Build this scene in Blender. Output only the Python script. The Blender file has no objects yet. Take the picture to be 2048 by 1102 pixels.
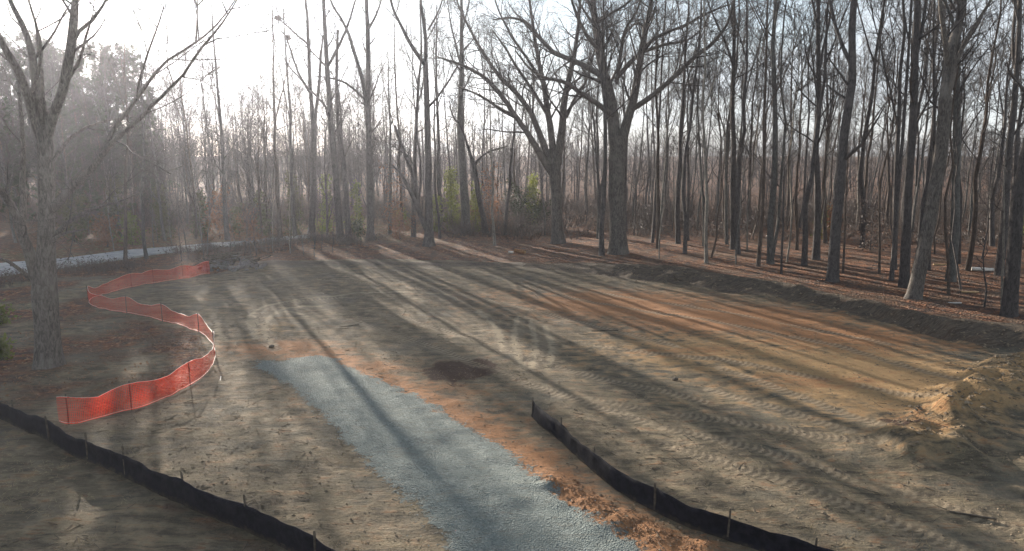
import bpy, math, random
import numpy as np
from mathutils import Vector

scene = bpy.context.scene
C = scene.collection
R = math.radians

# ------------------------------------------------------------------ camera
CAM_H, PITCH, FPX = 8.0, R(9.9), 1384.0          # metres, tilt down, focal length for a 2048 px wide frame
cam_d = bpy.data.cameras.new('camera')
cam_d.sensor_width = 36.0
cam_d.lens = FPX / 2048 * 36
cam_d.clip_start, cam_d.clip_end = 0.1, 3000
cam = bpy.data.objects.new('camera', cam_d)
C.objects.link(cam)
cam.location = (0, 0, CAM_H)
cam.rotation_euler = (R(90) - PITCH, 0, 0)
scene.camera = cam

# ------------------------------------------------------------------ light
SUN_AZ, SUN_EL = R(-27.0), R(13.5)               # azimuth clockwise from +Y
SUN_DIR = Vector((math.sin(SUN_AZ) * math.cos(SUN_EL), math.cos(SUN_AZ) * math.cos(SUN_EL), math.sin(SUN_EL)))
sun_d = bpy.data.lights.new('sun', 'SUN')
sun_d.energy = 5.0
sun_d.angle = R(0.45)
sun_d.color = (1.0, 0.90, 0.77)
sun = bpy.data.objects.new('sun', sun_d)
C.objects.link(sun)
sun.location = (-60, 120, 60)
sun.rotation_euler = (-SUN_DIR).to_track_quat('-Z', 'Y').to_euler()

SKY_STRENGTH = 0.05
EXPOSURE = 1.78
HAZE_DENSITY, HAZE_ANISO = 0.00037, 0.68

world = bpy.data.worlds.new('World')
scene.world = world
world.use_nodes = True
wt = world.node_tree
wt.nodes.clear()


class Tree:
    """tiny node-graph writer"""
    def __init__(s, nt):
        s.nt = nt

    def n(s, typ, out=0, props=None, **inp):
        nd = s.nt.nodes.new(typ)
        for k, v in (props or {}).items():
            setattr(nd, k, v)
        for k, v in inp.items():
            key = int(k[1:]) if k[0] == 'i' and k[1:].isdigit() else k.replace('_', ' ')
            s.put(nd.inputs[key], v)
        return nd.outputs[out]

    def put(s, sock, v):
        if isinstance(v, bpy.types.NodeSocket):
            s.nt.links.new(v, sock)
        else:
            if sock.type == 'RGBA' and len(v) == 3:
                v = (*v, 1)
            sock.default_value = v

    def m(s, op, a, b=0.0, c=None, clamp=False):
        nd = s.nt.nodes.new('ShaderNodeMath')
        nd.operation = op
        nd.use_clamp = clamp
        s.put(nd.inputs[0], a)
        s.put(nd.inputs[1], b)
        if c is not None:
            s.put(nd.inputs[2], c)
        return nd.outputs[0]

    def mix(s, f, a, b):
        nd = s.nt.nodes.new('ShaderNodeMix')
        nd.data_type = 'RGBA'
        s.put(nd.inputs[0], f)
        s.put(nd.inputs[6], a)
        s.put(nd.inputs[7], b)
        return nd.outputs[2]

    def step(s, x, lo, hi):
        nd = s.nt.nodes.new('ShaderNodeMapRange')
        nd.interpolation_type = 'SMOOTHSTEP'
        s.put(nd.inputs[0], x)
        s.put(nd.inputs[1], lo)
        s.put(nd.inputs[2], hi)
        return nd.outputs[0]

    def noise(s, vec, scale, detail=4.0, rough=0.55, dist=0.0):
        return s.n('ShaderNodeTexNoise', 0, None, Vector=vec, Scale=scale, Detail=detail, Roughness=rough, Distortion=dist)

    def scaled(s, vec, sc):
        return s.n('ShaderNodeMapping', 0, None, Vector=vec, Scale=sc)


g = Tree(wt)
tc = g.n('ShaderNodeTexCoord', 0)
nrm = tc.node.outputs['Generated']
sky = g.n('ShaderNodeTexSky', 0, dict(sky_type='NISHITA', sun_disc=False, sun_elevation=SUN_EL, sun_rotation=SUN_AZ,
                                      altitude=100.0, air_density=1.0, dust_density=0.5, ozone_density=1.0))
# thin broken cloud: noise on a flat layer, whiter towards the sun (forward scattering)
sep = g.n('ShaderNodeSeparateXYZ', 2, None, Vector=nrm)
hz = g.m('ADD', g.m('MAXIMUM', sep, 0.0), 0.16)
flat = g.n('ShaderNodeVectorMath', 0, dict(operation='DIVIDE'), i0=nrm, i1=g.n('ShaderNodeCombineXYZ', 0, None, X=hz, Y=hz, Z=hz))
cl = g.noise(flat, 0.9, 7.0, 0.55, 0.6)
cover = g.step(cl, 0.42, 0.56)
dot = g.n('ShaderNodeVectorMath', 1, dict(operation='DOT_PRODUCT'), i0=nrm, i1=tuple(SUN_DIR))
glow = g.m('POWER', g.m('MAXIMUM', dot, 0.0), 11.0)
lum = g.m('ADD', g.m('MULTIPLY', glow, 11.0), 6.2)
cloud = g.n('ShaderNodeVectorMath', 0, dict(operation='SCALE'), i0=(0.85, 0.925, 1.0), Scale=lum)
veil = g.m('SUBTRACT', 1.0, g.step(sep, .04, .34))             # cloud layers stack up towards the horizon
skyc = g.mix(g.m('MULTIPLY', g.m('MAXIMUM', cover, g.m('MULTIPLY', veil, .9)), 0.88), sky, cloud)
bg = g.n('ShaderNodeBackground', 0, None, Color=skyc, Strength=SKY_STRENGTH)
wo = wt.nodes.new('ShaderNodeOutputWorld')
wt.links.new(bg, wo.inputs['Surface'])

vs = scene.view_settings
vs.view_transform = 'Standard'
vs.look = 'None'
vs.exposure = EXPOSURE
vs.gamma = 1.0
vs.use_curve_mapping = False
cy = scene.cycles
cy.use_denoising = True
cy.denoising_input_passes = 'RGB_ALBEDO_NORMAL'
cy.denoising_prefilter = 'ACCURATE'
cy.max_bounces = 5
cy.diffuse_bounces = 2
cy.glossy_bounces = 2
cy.transmission_bounces = 3
cy.volume_bounces = 0
cy.sample_clamp_indirect = 6

# ------------------------------------------------------------------ small helpers
rng = np.random.default_rng(11)
random.seed(11)


def tag(o, label=None, cat=None, group=None, kind=None):
    if label: o['label'] = label
    if cat: o['category'] = cat
    if group: o['group'] = group
    if kind: o['kind'] = kind
    return o


def empty(name, loc, rz=0.0):
    o = bpy.data.objects.new(name, None)
    o.empty_display_size = 0.3
    C.objects.link(o)
    o.location = loc
    o.rotation_euler = (0, 0, rz)
    return o


def mesh_from(name, V, Q=None, T=None, smooth=True):
    V = np.asarray(V, np.float32)
    me = bpy.data.meshes.new(name)
    nq = 0 if Q is None else len(Q)
    nt_ = 0 if T is None else len(T)
    me.vertices.add(len(V))
    me.vertices.foreach_set('co', V.ravel())
    idx = []
    if nq: idx.append(np.asarray(Q, np.int32).ravel())
    if nt_: idx.append(np.asarray(T, np.int32).ravel())
    idx = np.concatenate(idx)
    me.loops.add(len(idx))
    me.loops.foreach_set('vertex_index', idx)
    st = np.concatenate([np.arange(nq) * 4, nq * 4 + np.arange(nt_) * 3]).astype(np.int32)
    me.polygons.add(nq + nt_)
    me.polygons.foreach_set('loop_start', st)
    me.update(calc_edges=True)
    me.polygons.foreach_set('use_smooth', np.full(nq + nt_, smooth, bool))
    return me


def link(name, me, mat, parent=None, loc=None):
    o = bpy.data.objects.new(name, me)
    C.objects.link(o)
    if mat is not None and not me.materials:
        me.materials.append(mat)
    if parent is not None:
        o.parent = parent
    if loc is not None:
        o.location = loc
    return o


class Geo:
    """collects vertices, quads and triangles for ONE mesh"""
    def __init__(s):
        s.v, s.q, s.t, s.k = [], [], [], 0

    def add(s, V, Q=None, T=None):
        V = np.asarray(V, np.float64).reshape(-1, 3)
        if Q is not None and len(Q): s.q.append(np.asarray(Q).reshape(-1, 4) + s.k)
        if T is not None and len(T): s.t.append(np.asarray(T).reshape(-1, 3) + s.k)
        s.v.append(V)
        s.k += len(V)

    def tubes(s, P, Rr, sides, ridge=0.0):
        """P (M,K,3), Rr (M,K): M tapered tubes at once"""
        M, K = P.shape[:2]
        if M == 0: return
        T = np.gradient(P, axis=1)
        T /= np.linalg.norm(T, axis=2, keepdims=True) + 1e-9
        mean = T.mean(1, keepdims=True)
        ref = np.where(np.abs(mean[..., 2:3]) > 0.8, np.array([1.0, 0.13, 0]), np.array([0.05, 0.07, 1.0]))
        A = np.cross(T, np.broadcast_to(ref, T.shape))
        A /= np.linalg.norm(A, axis=2, keepdims=True) + 1e-9
        B = np.cross(T, A)
        th = np.arange(sides) / sides * 2 * np.pi
        rad = Rr[:, :, None] * (1 + ridge * np.sin(th * 5 + 1.3)[None, None, :]) if ridge else np.repeat(Rr[:, :, None], sides, 2)
        V = P[:, :, None, :] + rad[..., None] * (np.cos(th)[None, None, :, None] * A[:, :, None, :] + np.sin(th)[None, None, :, None] * B[:, :, None, :])
        m = np.arange(M)[:, None, None] * K * sides
        k = np.arange(K - 1)[None, :, None] * sides
        i = np.arange(sides)[None, None, :]
        j = (i + 1) % sides
        Q = np.stack([m + k + i, m + k + j, m + k + sides + j, m + k + sides + i], -1)
        s.add(V, Q)

    def box(s, c, size, rot=None, jitter=0.0, taper=1.0):
        b = np.array([[x, y, z] for z in (-.5, .5) for y in (-.5, .5) for x in (-.5, .5)], float)
        b[4:, :2] *= taper
        b = b * np.array(size)
        if jitter: b += rng.normal(0, jitter, b.shape) * np.array(size)
        if rot is not None: b = b @ np.array(rot).T
        s.add(b + np.array(c), [(0, 2, 3, 1), (4, 5, 7, 6), (0, 1, 5, 4), (1, 3, 7, 5), (3, 2, 6, 7), (2, 0, 4, 6)])

    def leaves(s, P, size, fold=0.35, flat=0.0):
        """small folded leaves (two triangles) at points P"""
        n = len(P)
        if n == 0: return
        a = rng.normal(size=(n, 3)); a[:, 2] *= (1 - flat)
        a /= np.linalg.norm(a, axis=1, keepdims=True)
        b = rng.normal(size=(n, 3)); b[:, 2] *= (1 - flat)
        b -= (b * a).sum(1, keepdims=True) * a
        b /= np.linalg.norm(b, axis=1, keepdims=True)
        nn = np.cross(a, b)
        sz = (size * rng.uniform(.6, 1.4, n))[:, None]
        V = np.stack([P - a * sz, P + b * sz * .55 + nn * sz * fold * .5, P + a * sz, P - b * sz * .55 + nn * sz * fold * .5], 1)
        i = np.arange(n) * 4
        s.add(V, None, np.concatenate([np.stack([i, i + 1, i + 2], 1), np.stack([i, i + 2, i + 3], 1)]))

    def blades(s, P, D, w):
        """thin pointed triangular-section blades from P along D"""
        n = len(P)
        a = np.cross(D, rng.normal(size=(n, 3)))
        a /= np.linalg.norm(a, axis=1, keepdims=True) + 1e-9
        b = np.cross(D, a)
        b /= np.linalg.norm(b, axis=1, keepdims=True) + 1e-9
        w = np.broadcast_to(np.asarray(w, float), (n,))[:, None]
        V = np.stack([P + a * w, P - .5 * a * w + .87 * b * w, P - .5 * a * w - .87 * b * w, P + D], 1)
        i = np.arange(n) * 4
        s.add(V, None, np.concatenate([np.stack([i, i + 1, i + 3], 1), np.stack([i + 1, i + 2, i + 3], 1), np.stack([i + 2, i, i + 3], 1)]))

    def mesh(s, name, smooth=True):
        return mesh_from(name, np.concatenate(s.v) if s.v else np.zeros((0, 3)), np.concatenate(s.q) if s.q else None,
                         np.concatenate(s.t) if s.t else None, smooth)


# lattice noise --------------------------------------------------------------
_tab = np.random.default_rng(5).random(65536)


def vnoise(x, y, seed=0):
    x = np.asarray(x, float); y = np.asarray(y, float)
    xi = np.floor(x).astype(np.int64); yi = np.floor(y).astype(np.int64)
    fx = x - xi; fy = y - yi
    fx = fx * fx * (3 - 2 * fx); fy = fy * fy * (3 - 2 * fy)
    h = lambda a, b: _tab[((a * 7349 + b * 9151 + seed * 3571) ^ (a * b * 31)) & 65535]
    return (h(xi, yi) * (1 - fx) + h(xi + 1, yi) * fx) * (1 - fy) + (h(xi, yi + 1) * (1 - fx) + h(xi + 1, yi + 1) * fx) * fy - .5


def fbm(x, y, f, oct=3, seed=0):
    r, a = 0, 1.0
    for o in range(oct):
        r = r + a * vnoise(x * f + 17.3 * o, y * f - 9.1 * o, seed + o)
        a *= .5; f *= 2.03
    return r


def sstep(x, a, b):
    t = np.clip((x - a) / (b - a), 0, 1)
    return t * t * (3 - 2 * t)


def ray(u, v):
    x, y = (u - 1024) / FPX, -(v - 551) / FPX
    return np.array([x, math.cos(PITCH) + y * math.sin(PITCH), -math.sin(PITCH) + y * math.cos(PITCH)])


def flat_at(u, v):
    d = ray(u, v)
    t = CAM_H / -d[2]
    return d[0] * t, d[1] * t


def seg_dist(px, py, pts):
    """distance to a polyline, arc length of the nearest point, signed side"""
    best = np.full(np.shape(px), 1e9); arc = np.zeros(np.shape(px)); side = np.zeros(np.shape(px)); s0 = 0.0
    for (ax, ay), (bx, by) in zip(pts[:-1], pts[1:]):
        dx, dy = bx - ax, by - ay
        L = math.hypot(dx, dy) + 1e-9
        t = np.clip(((px - ax) * dx + (py - ay) * dy) / (L * L), 0, 1)
        d = np.hypot(px - ax - t * dx, py - ay - t * dy)
        c = ((px - ax) * dy - (py - ay) * dx) / L
        k = d < best
        best = np.where(k, d, best); arc = np.where(k, s0 + t * L, arc); side = np.where(k, c, side)
        s0 += L
    return best, arc, side


def poly_sd(px, py, pts):
    """signed distance, positive inside"""
    d, _, _ = seg_dist(px, py, list(pts) + [pts[0]])
    ins = np.zeros(np.shape(px), bool)
    n = len(pts)
    for i in range(n):
        x1, y1 = pts[i]; x2, y2 = pts[(i + 1) % n]
        if y1 == y2: continue
        c = ((y1 > py) != (y2 > py)) & (px < (x2 - x1) * (py - y1) / (y2 - y1) + x1)
        ins ^= c
    return np.where(ins, d, -d)


def G(*uv):
    return [flat_at(u, v) for u, v in uv]


def resample(pts, n=None, step=None):
    pts = np.asarray(pts, float)
    L = np.r_[0, np.cumsum(np.linalg.norm(np.diff(pts, axis=0), axis=1))]
    if n is None: n = max(2, int(L[-1] / step) + 1)
    s = np.linspace(0, L[-1], n)
    return np.stack([np.interp(s, L, pts[:, k]) for k in range(pts.shape[1])], 1)


def smooth_path(pts, step):
    pts = np.asarray(pts, float)
    for _ in range(3):                                     # corner cutting
        a = pts[:-1] * .75 + pts[1:] * .25
        b = pts[:-1] * .25 + pts[1:] * .75
        pts = np.concatenate([pts[:1], np.stack([a, b], 1).reshape(-1, pts.shape[1]), pts[-1:]])
    return resample(pts, step=step)


# ------------------------------------------------------------------ plan of the site (metres, from the photograph)
BANK = G((1040, 533), (1150, 545), (1300, 560), (1400, 572), (1600, 602), (1800, 650), (1960, 692)) + [(24.0, 25.5), (40, 15.0)]
BX = np.array([p[0] for p in BANK]); BY = np.array([p[1] for p in BANK])
PAD = G((405, 553), (470, 540), (560, 523), (700, 519), (900, 519), (1040, 528)) + [(p[0], p[1] + 1.0) for p in BANK[1:]] + [(40, 9), (-3, 9)] + \
    G((560, 1092), (492, 1060), (367, 1010), (250, 955), (150, 858), (197, 839), (278, 818), (364, 781), (423, 739), (432, 714), (413, 677), (370, 654), (278, 631), (191, 617), (187, 597), (278, 572), (355, 560))
DRIVE = G((500, 722), (560, 722), (610, 712), (660, 713), (700, 735), (760, 760), (850, 795), (900, 830), (960, 857), (1010, 890), (1060, 930), (1110, 970), (1150, 1010), (1210, 1045), (1270, 1080), (1330, 1125), (1420, 1200),
          (990, 1200), (905, 1102), (880, 1060), (840, 1010), (770, 955), (745, 925), (705, 890), (680, 865), (640, 825), (600, 790), (560, 760), (520, 737))
MOUND = G((2120, 715), (2030, 745), (1975, 790), (1905, 835), (1840, 885))
SPOIL = G((1090, 960), (1180, 1000), (1280, 1050), (1400, 1105))
ROAD_A = G((-700, 640), (-300, 586), (0, 553), (120, 537), (210, 523), (330, 508), (440, 495), (540, 483), (620, 475))
ROAD_B = G((-700, 600), (-300, 556), (0, 529), (120, 519), (250, 503), (400, 490), (480, 483), (540, 476.5), (620, 469.5))
ROAD = ROAD_A + ROAD_B[::-1]
RX = np.array([p[0] for p in ROAD_A]); RY = np.array([p[1] for p in ROAD_A])
TRACKS = [G(*t) for t in (
    ((1330, 850), (1600, 918), (1900, 1010), (2060, 1060)), ((1300, 880), (1560, 955), (1820, 1050), (2000, 1130)),
    ((1180, 795), (1420, 835), (1620, 865), (1760, 885)), ((1440, 735), (1600, 790), (1760, 850)), ((1420, 775), (1560, 815), (1700, 860)),
    ((1042, 636), (1034, 690), (1046, 740)), ((1068, 640), (1076, 690), (1070, 738)), ((1096, 648), (1106, 700), (1098, 735)),
    ((600, 612), (545, 635), (530, 660), (536, 685), (552, 700)), ((560, 616), (515, 636), (504, 655), (512, 678)),
    ((680, 596), (560, 606), (470, 630), (442, 660)), ((960, 620), (990, 650), (1003, 680), (1000, 705)),
    ((1110, 590), (1400, 640), (1700, 700), (1940, 770)), ((1120, 575), (1450, 625), (1780, 690)), ((1200, 690), (1450, 720), (1720, 770), (1880, 800)),
    ((700, 640), (860, 690), (1060, 770), (1300, 840)), ((740, 620), (920, 668), (1140, 740), (1420, 800)), ((640, 560), (900, 585), (1150, 640), (1350, 690)))]


LOOPS = [G(*t) for t in (
    ((690, 592), (600, 598), (530, 610), (500, 628), (497, 650), (512, 676)), ((640, 612), (580, 612), (545, 628), (528, 650), (530, 672), (550, 692)),
    ((612, 634), (590, 622), (556, 622), (534, 640)), ((508, 632), (512, 650), (506, 668)),
    ((1036, 632), (1028, 660), (1032, 700), (1046, 735)), ((1060, 640), (1070, 670), (1072, 700), (1062, 735)), ((1090, 650), (1102, 680), (1104, 712), (1094, 735)),
    ((955, 622), (985, 645), (1002, 672), (1004, 700)), ((900, 590), (800, 585), (700, 588)), ((432, 640), (436, 665), (452, 680)))]


def bank_b(x, y):
    return (y - np.interp(x, BX, BY)) * 0.72


def height(x, y):
    x = np.asarray(x, float); y = np.asarray(y, float)
    far = np.hypot(x, y)
    h = 0.16 * fbm(x, y, .07, 2, 3) + 0.09 * fbm(x, y, .45, 3, 9)
    near = 1 - sstep(far, 55, 90)
    h = h + near * (0.05 * fbm(x, y, 1.7, 3, 21))
    b = bank_b(x, y) + 0.7 * fbm(x, y, .5, 2, 33)
    ramp = sstep(x, BX[0] + 1, BX[0] + 9)
    h = h + ramp * (0.48 * sstep(b, 0, 2.0) + 0.10 * np.exp(-((b - 2.1) / .8) ** 2)) * (1 - 0.9 * sstep(far, 60, 120))
    h = h + (0.25 * np.exp(-((b - .7) / .6) ** 2)) * (1 - ramp) * (x > BX[0] - 25) * 0.6
    d, _, sd = seg_dist(x, y, MOUND)
    d = d + 0.7 * fbm(x, y, .8, 3, 41)
    h = h + .48 * np.exp(-(np.maximum(d, 0) / 1.05) ** 2) * (1 + 1.5 * fbm(x, y, .9, 4, 44))
    h = h + np.exp(-((b - .9) / 1.3) ** 2) * ramp * (1 - sstep(far, 60, 120)) * (.55 * fbm(x, y, .8, 4, 47))
    d, _, _ = seg_dist(x, y, SPOIL)
    h = h + np.exp(-(d / .45) ** 2) * (0.07 + .17 * fbm(x, y, 2.2, 3, 51))
    h = h + 7.0 * sstep(far, 110, 390)                      # the land rises gently in the far distance
    return h


def at(u, v):
    """the ground point the photograph shows at (u, v)"""
    d = ray(u, v)
    z = 0.0
    for _ in range(14):
        t = (CAM_H - z) / -d[2]
        z = .5 * z + .5 * float(height(d[0] * t, d[1] * t))
    t = (CAM_H - z) / -d[2]
    x, y = d[0] * t, d[1] * t
    return np.array([x, y, float(height(x, y))])


def at_depth(u, v, Y):
    d = ray(u, v)
    t = Y / d[1]
    return np.array([d[0] * t, Y, CAM_H + d[2] * t])


# ------------------------------------------------------------------ materials
def new_mat(name):
    m = bpy.data.materials.new(name)
    m.use_nodes = True
    m.node_tree.nodes.clear()
    return m, Tree(m.node_tree)


def finish(m, g, color, rough=0.9, normal=None, trans=None, spec=0.2):
    p = g.nt.nodes.new('ShaderNodeBsdfPrincipled')
    g.put(p.inputs['Base Color'], color)
    g.put(p.inputs['Roughness'], rough)
    p.inputs['Specular IOR Level'].default_value = spec
    if normal is not None: g.put(p.inputs['Normal'], normal)
    sh = p.outputs[0]
    if trans:
        fac, tcol = trans
        tr = g.n('ShaderNodeBsdfTranslucent', 0, None, Color=tcol)
        mx = g.nt.nodes.new('ShaderNodeMixShader')
        mx.inputs[0].default_value = fac
        g.put(mx.inputs[1], sh); g.put(mx.inputs[2], tr)
        sh = mx.outputs[0]
    o = g.nt.nodes.new('ShaderNodeOutputMaterial')
    g.nt.links.new(sh, o.inputs['Surface'])
    return m


def attr(g, name):
    nd = g.nt.nodes.new('ShaderNodeAttribute')
    nd.attribute_name = name
    return nd.outputs['Fac']


def ground_material():
    m, g = new_mat('ground_soil')
    P = g.n('ShaderNodeNewGeometry', 0)
    n05 = g.noise(P, .35, 5, .6); n2 = g.noise(P, 1.6, 6, .62); n9 = g.noise(P, 9, 5, .65); n40 = g.noise(P, 42, 3, .6)
    streak = g.noise(g.scaled(P, (.55, 2.2, 1)), 1.1, 6, .65, .8)
    # soil
    crack = g.noise(g.scaled(P, (.8, 3.6, 1)), 2.3, 5, .7, 1.2)
    soil = g.mix(g.step(streak, .36, .64), (.072, .060, .043), (.172, .140, .091))
    soil = g.mix(g.m('MULTIPLY', g.step(n2, .42, .68), .6), soil, (.28, .22, .148))
    soil = g.mix(g.m('MULTIPLY', g.step(crack, .52, .62), .6), soil, (.046, .036, .030))
    soil = g.mix(g.m('MULTIPLY', g.step(n9, .5, .75), .5), soil, (.075, .062, .052))
    soil = g.mix(g.m('MULTIPLY', g.step(n40, .56, .72), .5), soil, (.27, .22, .155))
    soil = g.mix(g.m('MULTIPLY', g.step(n05, .5, .66), .45), soil, (.118, .112, .093))
    wob = g.m('ADD', g.m('MULTIPLY', g.m('SUBTRACT', n2, .5), 1.5), g.m('MULTIPLY', g.m('SUBTRACT', streak, .5), 1.4))
    pale = g.m('MULTIPLY', attr(g, 'sand'), 1.0)
    soil = g.mix(g.step(g.m('ADD', pale, wob), .25, .9), soil, g.mix(n9, (.42, .275, .135), (.23, .145, .075)))
    wob2 = g.m('ADD', wob, g.m('MULTIPLY', g.m('SUBTRACT', crack, .5), 1.6))
    soil = g.mix(g.m('MULTIPLY', g.step(g.m('ADD', attr(g, 'clay'), wob2), .05, .85), .95), soil, g.mix(n9, (.38, .185, .085), (.18, .092, .048)))
    soil = g.mix(g.step(g.m('ADD', attr(g, 'damp'), wob), .3, .6), soil, (.050, .030, .022))
    tu, tv = attr(g, 'track_u'), attr(g, 'track_v')
    win = g.m('MULTIPLY', g.step(n05, .28, .50), g.m('SUBTRACT', 1.0, g.step(g.m('ADD', g.m('ABSOLUTE', tv), g.m('MULTIPLY', g.m('SUBTRACT', n2, .5), .5)), .17, .34)))
    tread = g.m('SINE', g.m('ADD', g.m('MULTIPLY', tu, 2 * math.pi / .22), g.m('ADD', g.m('MULTIPLY', g.m('ABSOLUTE', tv), 9.0), g.m('MULTIPLY', g.m('SUBTRACT', n9, .5), 4.5))))
    tread = g.m('MULTIPLY', tread, win)
    soil = g.mix(g.m('MULTIPLY', win, g.m('MULTIPLY', n2, 1.25)), soil, g.mix(g.step(tread, -.5, .6), (.12, .095, .068), (.27, .215, .148)))
    soil = g.mix(g.m('MULTIPLY', g.step(g.m('ADD', attr(g, 'loop'), g.m('MULTIPLY', wob, .9)), .3, 1.0), .54), soil, (.37, .305, .21))
    # bank soil, with the shade of its face turned from the sun coloured in
    soil = g.mix(g.m('MULTIPLY', g.step(g.m('ADD', attr(g, 'bank'), g.m('MULTIPLY', wob, .3)), .3, .7), .85), soil, g.mix(g.step(crack, .40, .60), (.125, .098, .074), (.056, .045, .038)))
    # leaf litter
    vor = g.nt.nodes.new('ShaderNodeTexVoronoi')
    g.put(vor.inputs['Vector'], P); vor.inputs['Scale'].default_value = 8.5
    vr = g.n('ShaderNodeSeparateXYZ', 0, None, Vector=vor.outputs['Color'])
    vg = vr.node.outputs[1]
    leaf = g.mix(vr, (.085, .041, .028), (.265, .118, .060))
    leaf = g.mix(g.step(vg, .80, .95), leaf, (.34, .20, .12))
    leaf = g.mix(g.step(n2, .42, .62), leaf, (.085, .058, .046))
    leaf = g.mix(g.m('MULTIPLY', g.step(n05, .48, .62), .6), leaf, (.12, .085, .06))
    lit = g.step(g.m('ADD', attr(g, 'litter'), g.m('MULTIPLY', wob, .55)), .3, .7)
    col = g.mix(lit, soil, leaf)
    # rough grass and straw
    grs = g.mix(n9, (.055, .050, .026), (.14, .122, .055))
    grs = g.mix(g.step(n2, .5, .7), grs, (.30, .245, .135))
    col = g.mix(g.step(g.m('ADD', attr(g, 'grass'), wob), .4, .9), col, grs)
    # crushed stone
    v2 = g.nt.nodes.new('ShaderNodeTexVoronoi')
    g.put(v2.inputs['Vector'], P); v2.inputs['Scale'].default_value = 24.0
    v2r = g.n('ShaderNodeSeparateXYZ', 0, None, Vector=v2.outputs['Color'])
    stone = g.mix(v2r, (.128, .155, .152), (.290, .325, .308))
    stone = g.mix(g.step(n2, .40, .70), stone, (.178, .21, .203))
    stone = g.mix(g.m('MULTIPLY', g.step(streak, .5, .72), .4), stone, (.27, .28, .245))
    stone = g.mix(g.m('MULTIPLY', g.step(n9, .55, .75), .5), stone, (.11, .115, .105))
    stone = g.mix(g.m('MULTIPLY', g.step(crack, .52, .66), .45), stone, (.17, .15, .12))
    gr = g.step(g.m('ADD', attr(g, 'gravel'), g.m('ADD', g.m('MULTIPLY', g.m('SUBTRACT', n2, .5), 1.5), g.m('MULTIPLY', g.m('SUBTRACT', n9, .5), 1.1))), -.12, .14)
    col = g.mix(gr, col, stone)
    # relief
    rip = g.n('ShaderNodeTexWave', 1, dict(wave_type='BANDS', bands_direction='DIAGONAL'), Vector=g.scaled(P, (1, -1, 1)), Scale=1.25, Distortion=9.0, Detail=4.0, Detail_Scale=1.6)
    hgt = g.m('ADD', g.m('MULTIPLY', n9, .10), g.m('MULTIPLY', n40, .035))
    hgt = g.m('ADD', hgt, g.m('MULTIPLY', n2, .12))
    hgt = g.m('ADD', hgt, g.m('MULTIPLY', crack, .10))
    hgt = g.m('ADD', hgt, g.m('MULTIPLY', g.m('MULTIPLY', rip, g.m('SUBTRACT', 1.0, lit)), g.m('MULTIPLY', g.step(n05, .5, .7), .004)))
    hgt = g.m('ADD', hgt, g.m('MULTIPLY', tread, .010))
    hgt = g.m('ADD', hgt, g.m('MULTIPLY', g.m('MULTIPLY', vor.outputs['Distance'], lit), .45))
    hgt = g.m('ADD', hgt, g.m('MULTIPLY', g.m('MULTIPLY', v2.outputs['Distance'], gr), .26))
    bump = g.n('ShaderNodeBump', 0, None, Strength=.85, Distance=.55, Height=hgt)
    return finish(m, g, col, .95, bump, spec=.12)


def bark_material(name, dark, light, vary=.35):
    m, g = new_mat(name)
    P = g.n('ShaderNodeTexCoord', 3)
    rnd = g.n('ShaderNodeObjectInfo', 5)
    n = g.noise(g.scaled(P, (5, 5, 1.5)), 2.4, 7, .7, 1.0)
    n2 = g.noise(P, .8, 3, .6)
    c = g.mix(g.step(n, .36, .64), dark, light)
    c = g.mix(g.m('MULTIPLY', g.step(n2, .5, .7), .5), c, tuple(x * 1.25 for x in light))
    hsv = g.n('ShaderNodeHueSaturation', 0, None, Color=c, Value=g.m('ADD', 1 - vary / 2, g.m('MULTIPLY', rnd, vary)))
    b = g.n('ShaderNodeBump', 0, None, Strength=.9, Distance=.06, Height=n)
    return finish(m, g, hsv, .9, b, spec=.15)


def leaf_material(name, c1, c2, trans=.35, tcol=None):
    m, g = new_mat(name)
    P = g.n('ShaderNodeTexCoord', 3)
    n = g.noise(P, 2.5, 3, .6)
    n2 = g.noise(P, 19, 2, .6)
    c = g.mix(g.step(g.m('ADD', g.m('MULTIPLY', n, .5), g.m('MULTIPLY', n2, .5)), .35, .65), c1, c2)
    return finish(m, g, c, .6, None, (trans, tcol or c2), spec=.3)


def plain_material(name, c1, c2, scale=6, rough=.8, bump=.01, spec=.25, trans=None):
    m, g = new_mat(name)
    P = g.n('ShaderNodeTexCoord', 3)
    n = g.noise(P, scale, 5, .62)
    b = g.n('ShaderNodeBump', 0, None, Strength=.7, Distance=bump, Height=n)
    return finish(m, g, g.mix(g.step(n, .34, .66), c1, c2), rough, b, trans, spec)


M_GROUND = ground_material()
M_BARK = bark_material('grey_bark', (.046, .041, .040), (.112, .100, .093))
M_OAK = bark_material('oak_bark', (.066, .057, .051), (.165, .146, .128), .15)
M_BROWN = bark_material('brown_bark', (.050, .038, .031), (.118, .092, .074))
M_ASH = bark_material('ash_grey_bark', (.060, .058, .054), (.150, .142, .128))
M_PALE = bark_material('pale_bark', (.12, .108, .094), (.28, .25, .21), .2)
M_TWIG = plain_material('twig_bark', (.042, .036, .034), (.092, .078, .070), 3, .85)
M_PINEBARK = bark_material('pine_bark', (.075, .052, .040), (.17, .115, .085))
M_NEEDLE = leaf_material('pine_needles', (.022, .032, .013), (.050, .064, .026), .2)
M_EVERGREEN = leaf_material('evergreen_leaves', (.045, .064, .019), (.118, .140, .038), .45, (.20, .22, .045))
M_OLIVE = leaf_material('olive_leaves', (.042, .046, .022), (.105, .102, .046), .35)
M_HOLLY = leaf_material('dark_leaves', (.018, .026, .012), (.045, .060, .024), .2)
M_RUSSET = leaf_material('russet_leaves', (.115, .048, .026), (.24, .115, .060), .4)
M_BRUSH = leaf_material('dry_brush', (.060, .047, .040), (.125, .092, .074), .15)
M_SILT, g_ = new_mat('black_geotextile')
_p = g_.n('ShaderNodeTexCoord', 3)
_n = g_.noise(_p, 5, 5, .65)
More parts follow.
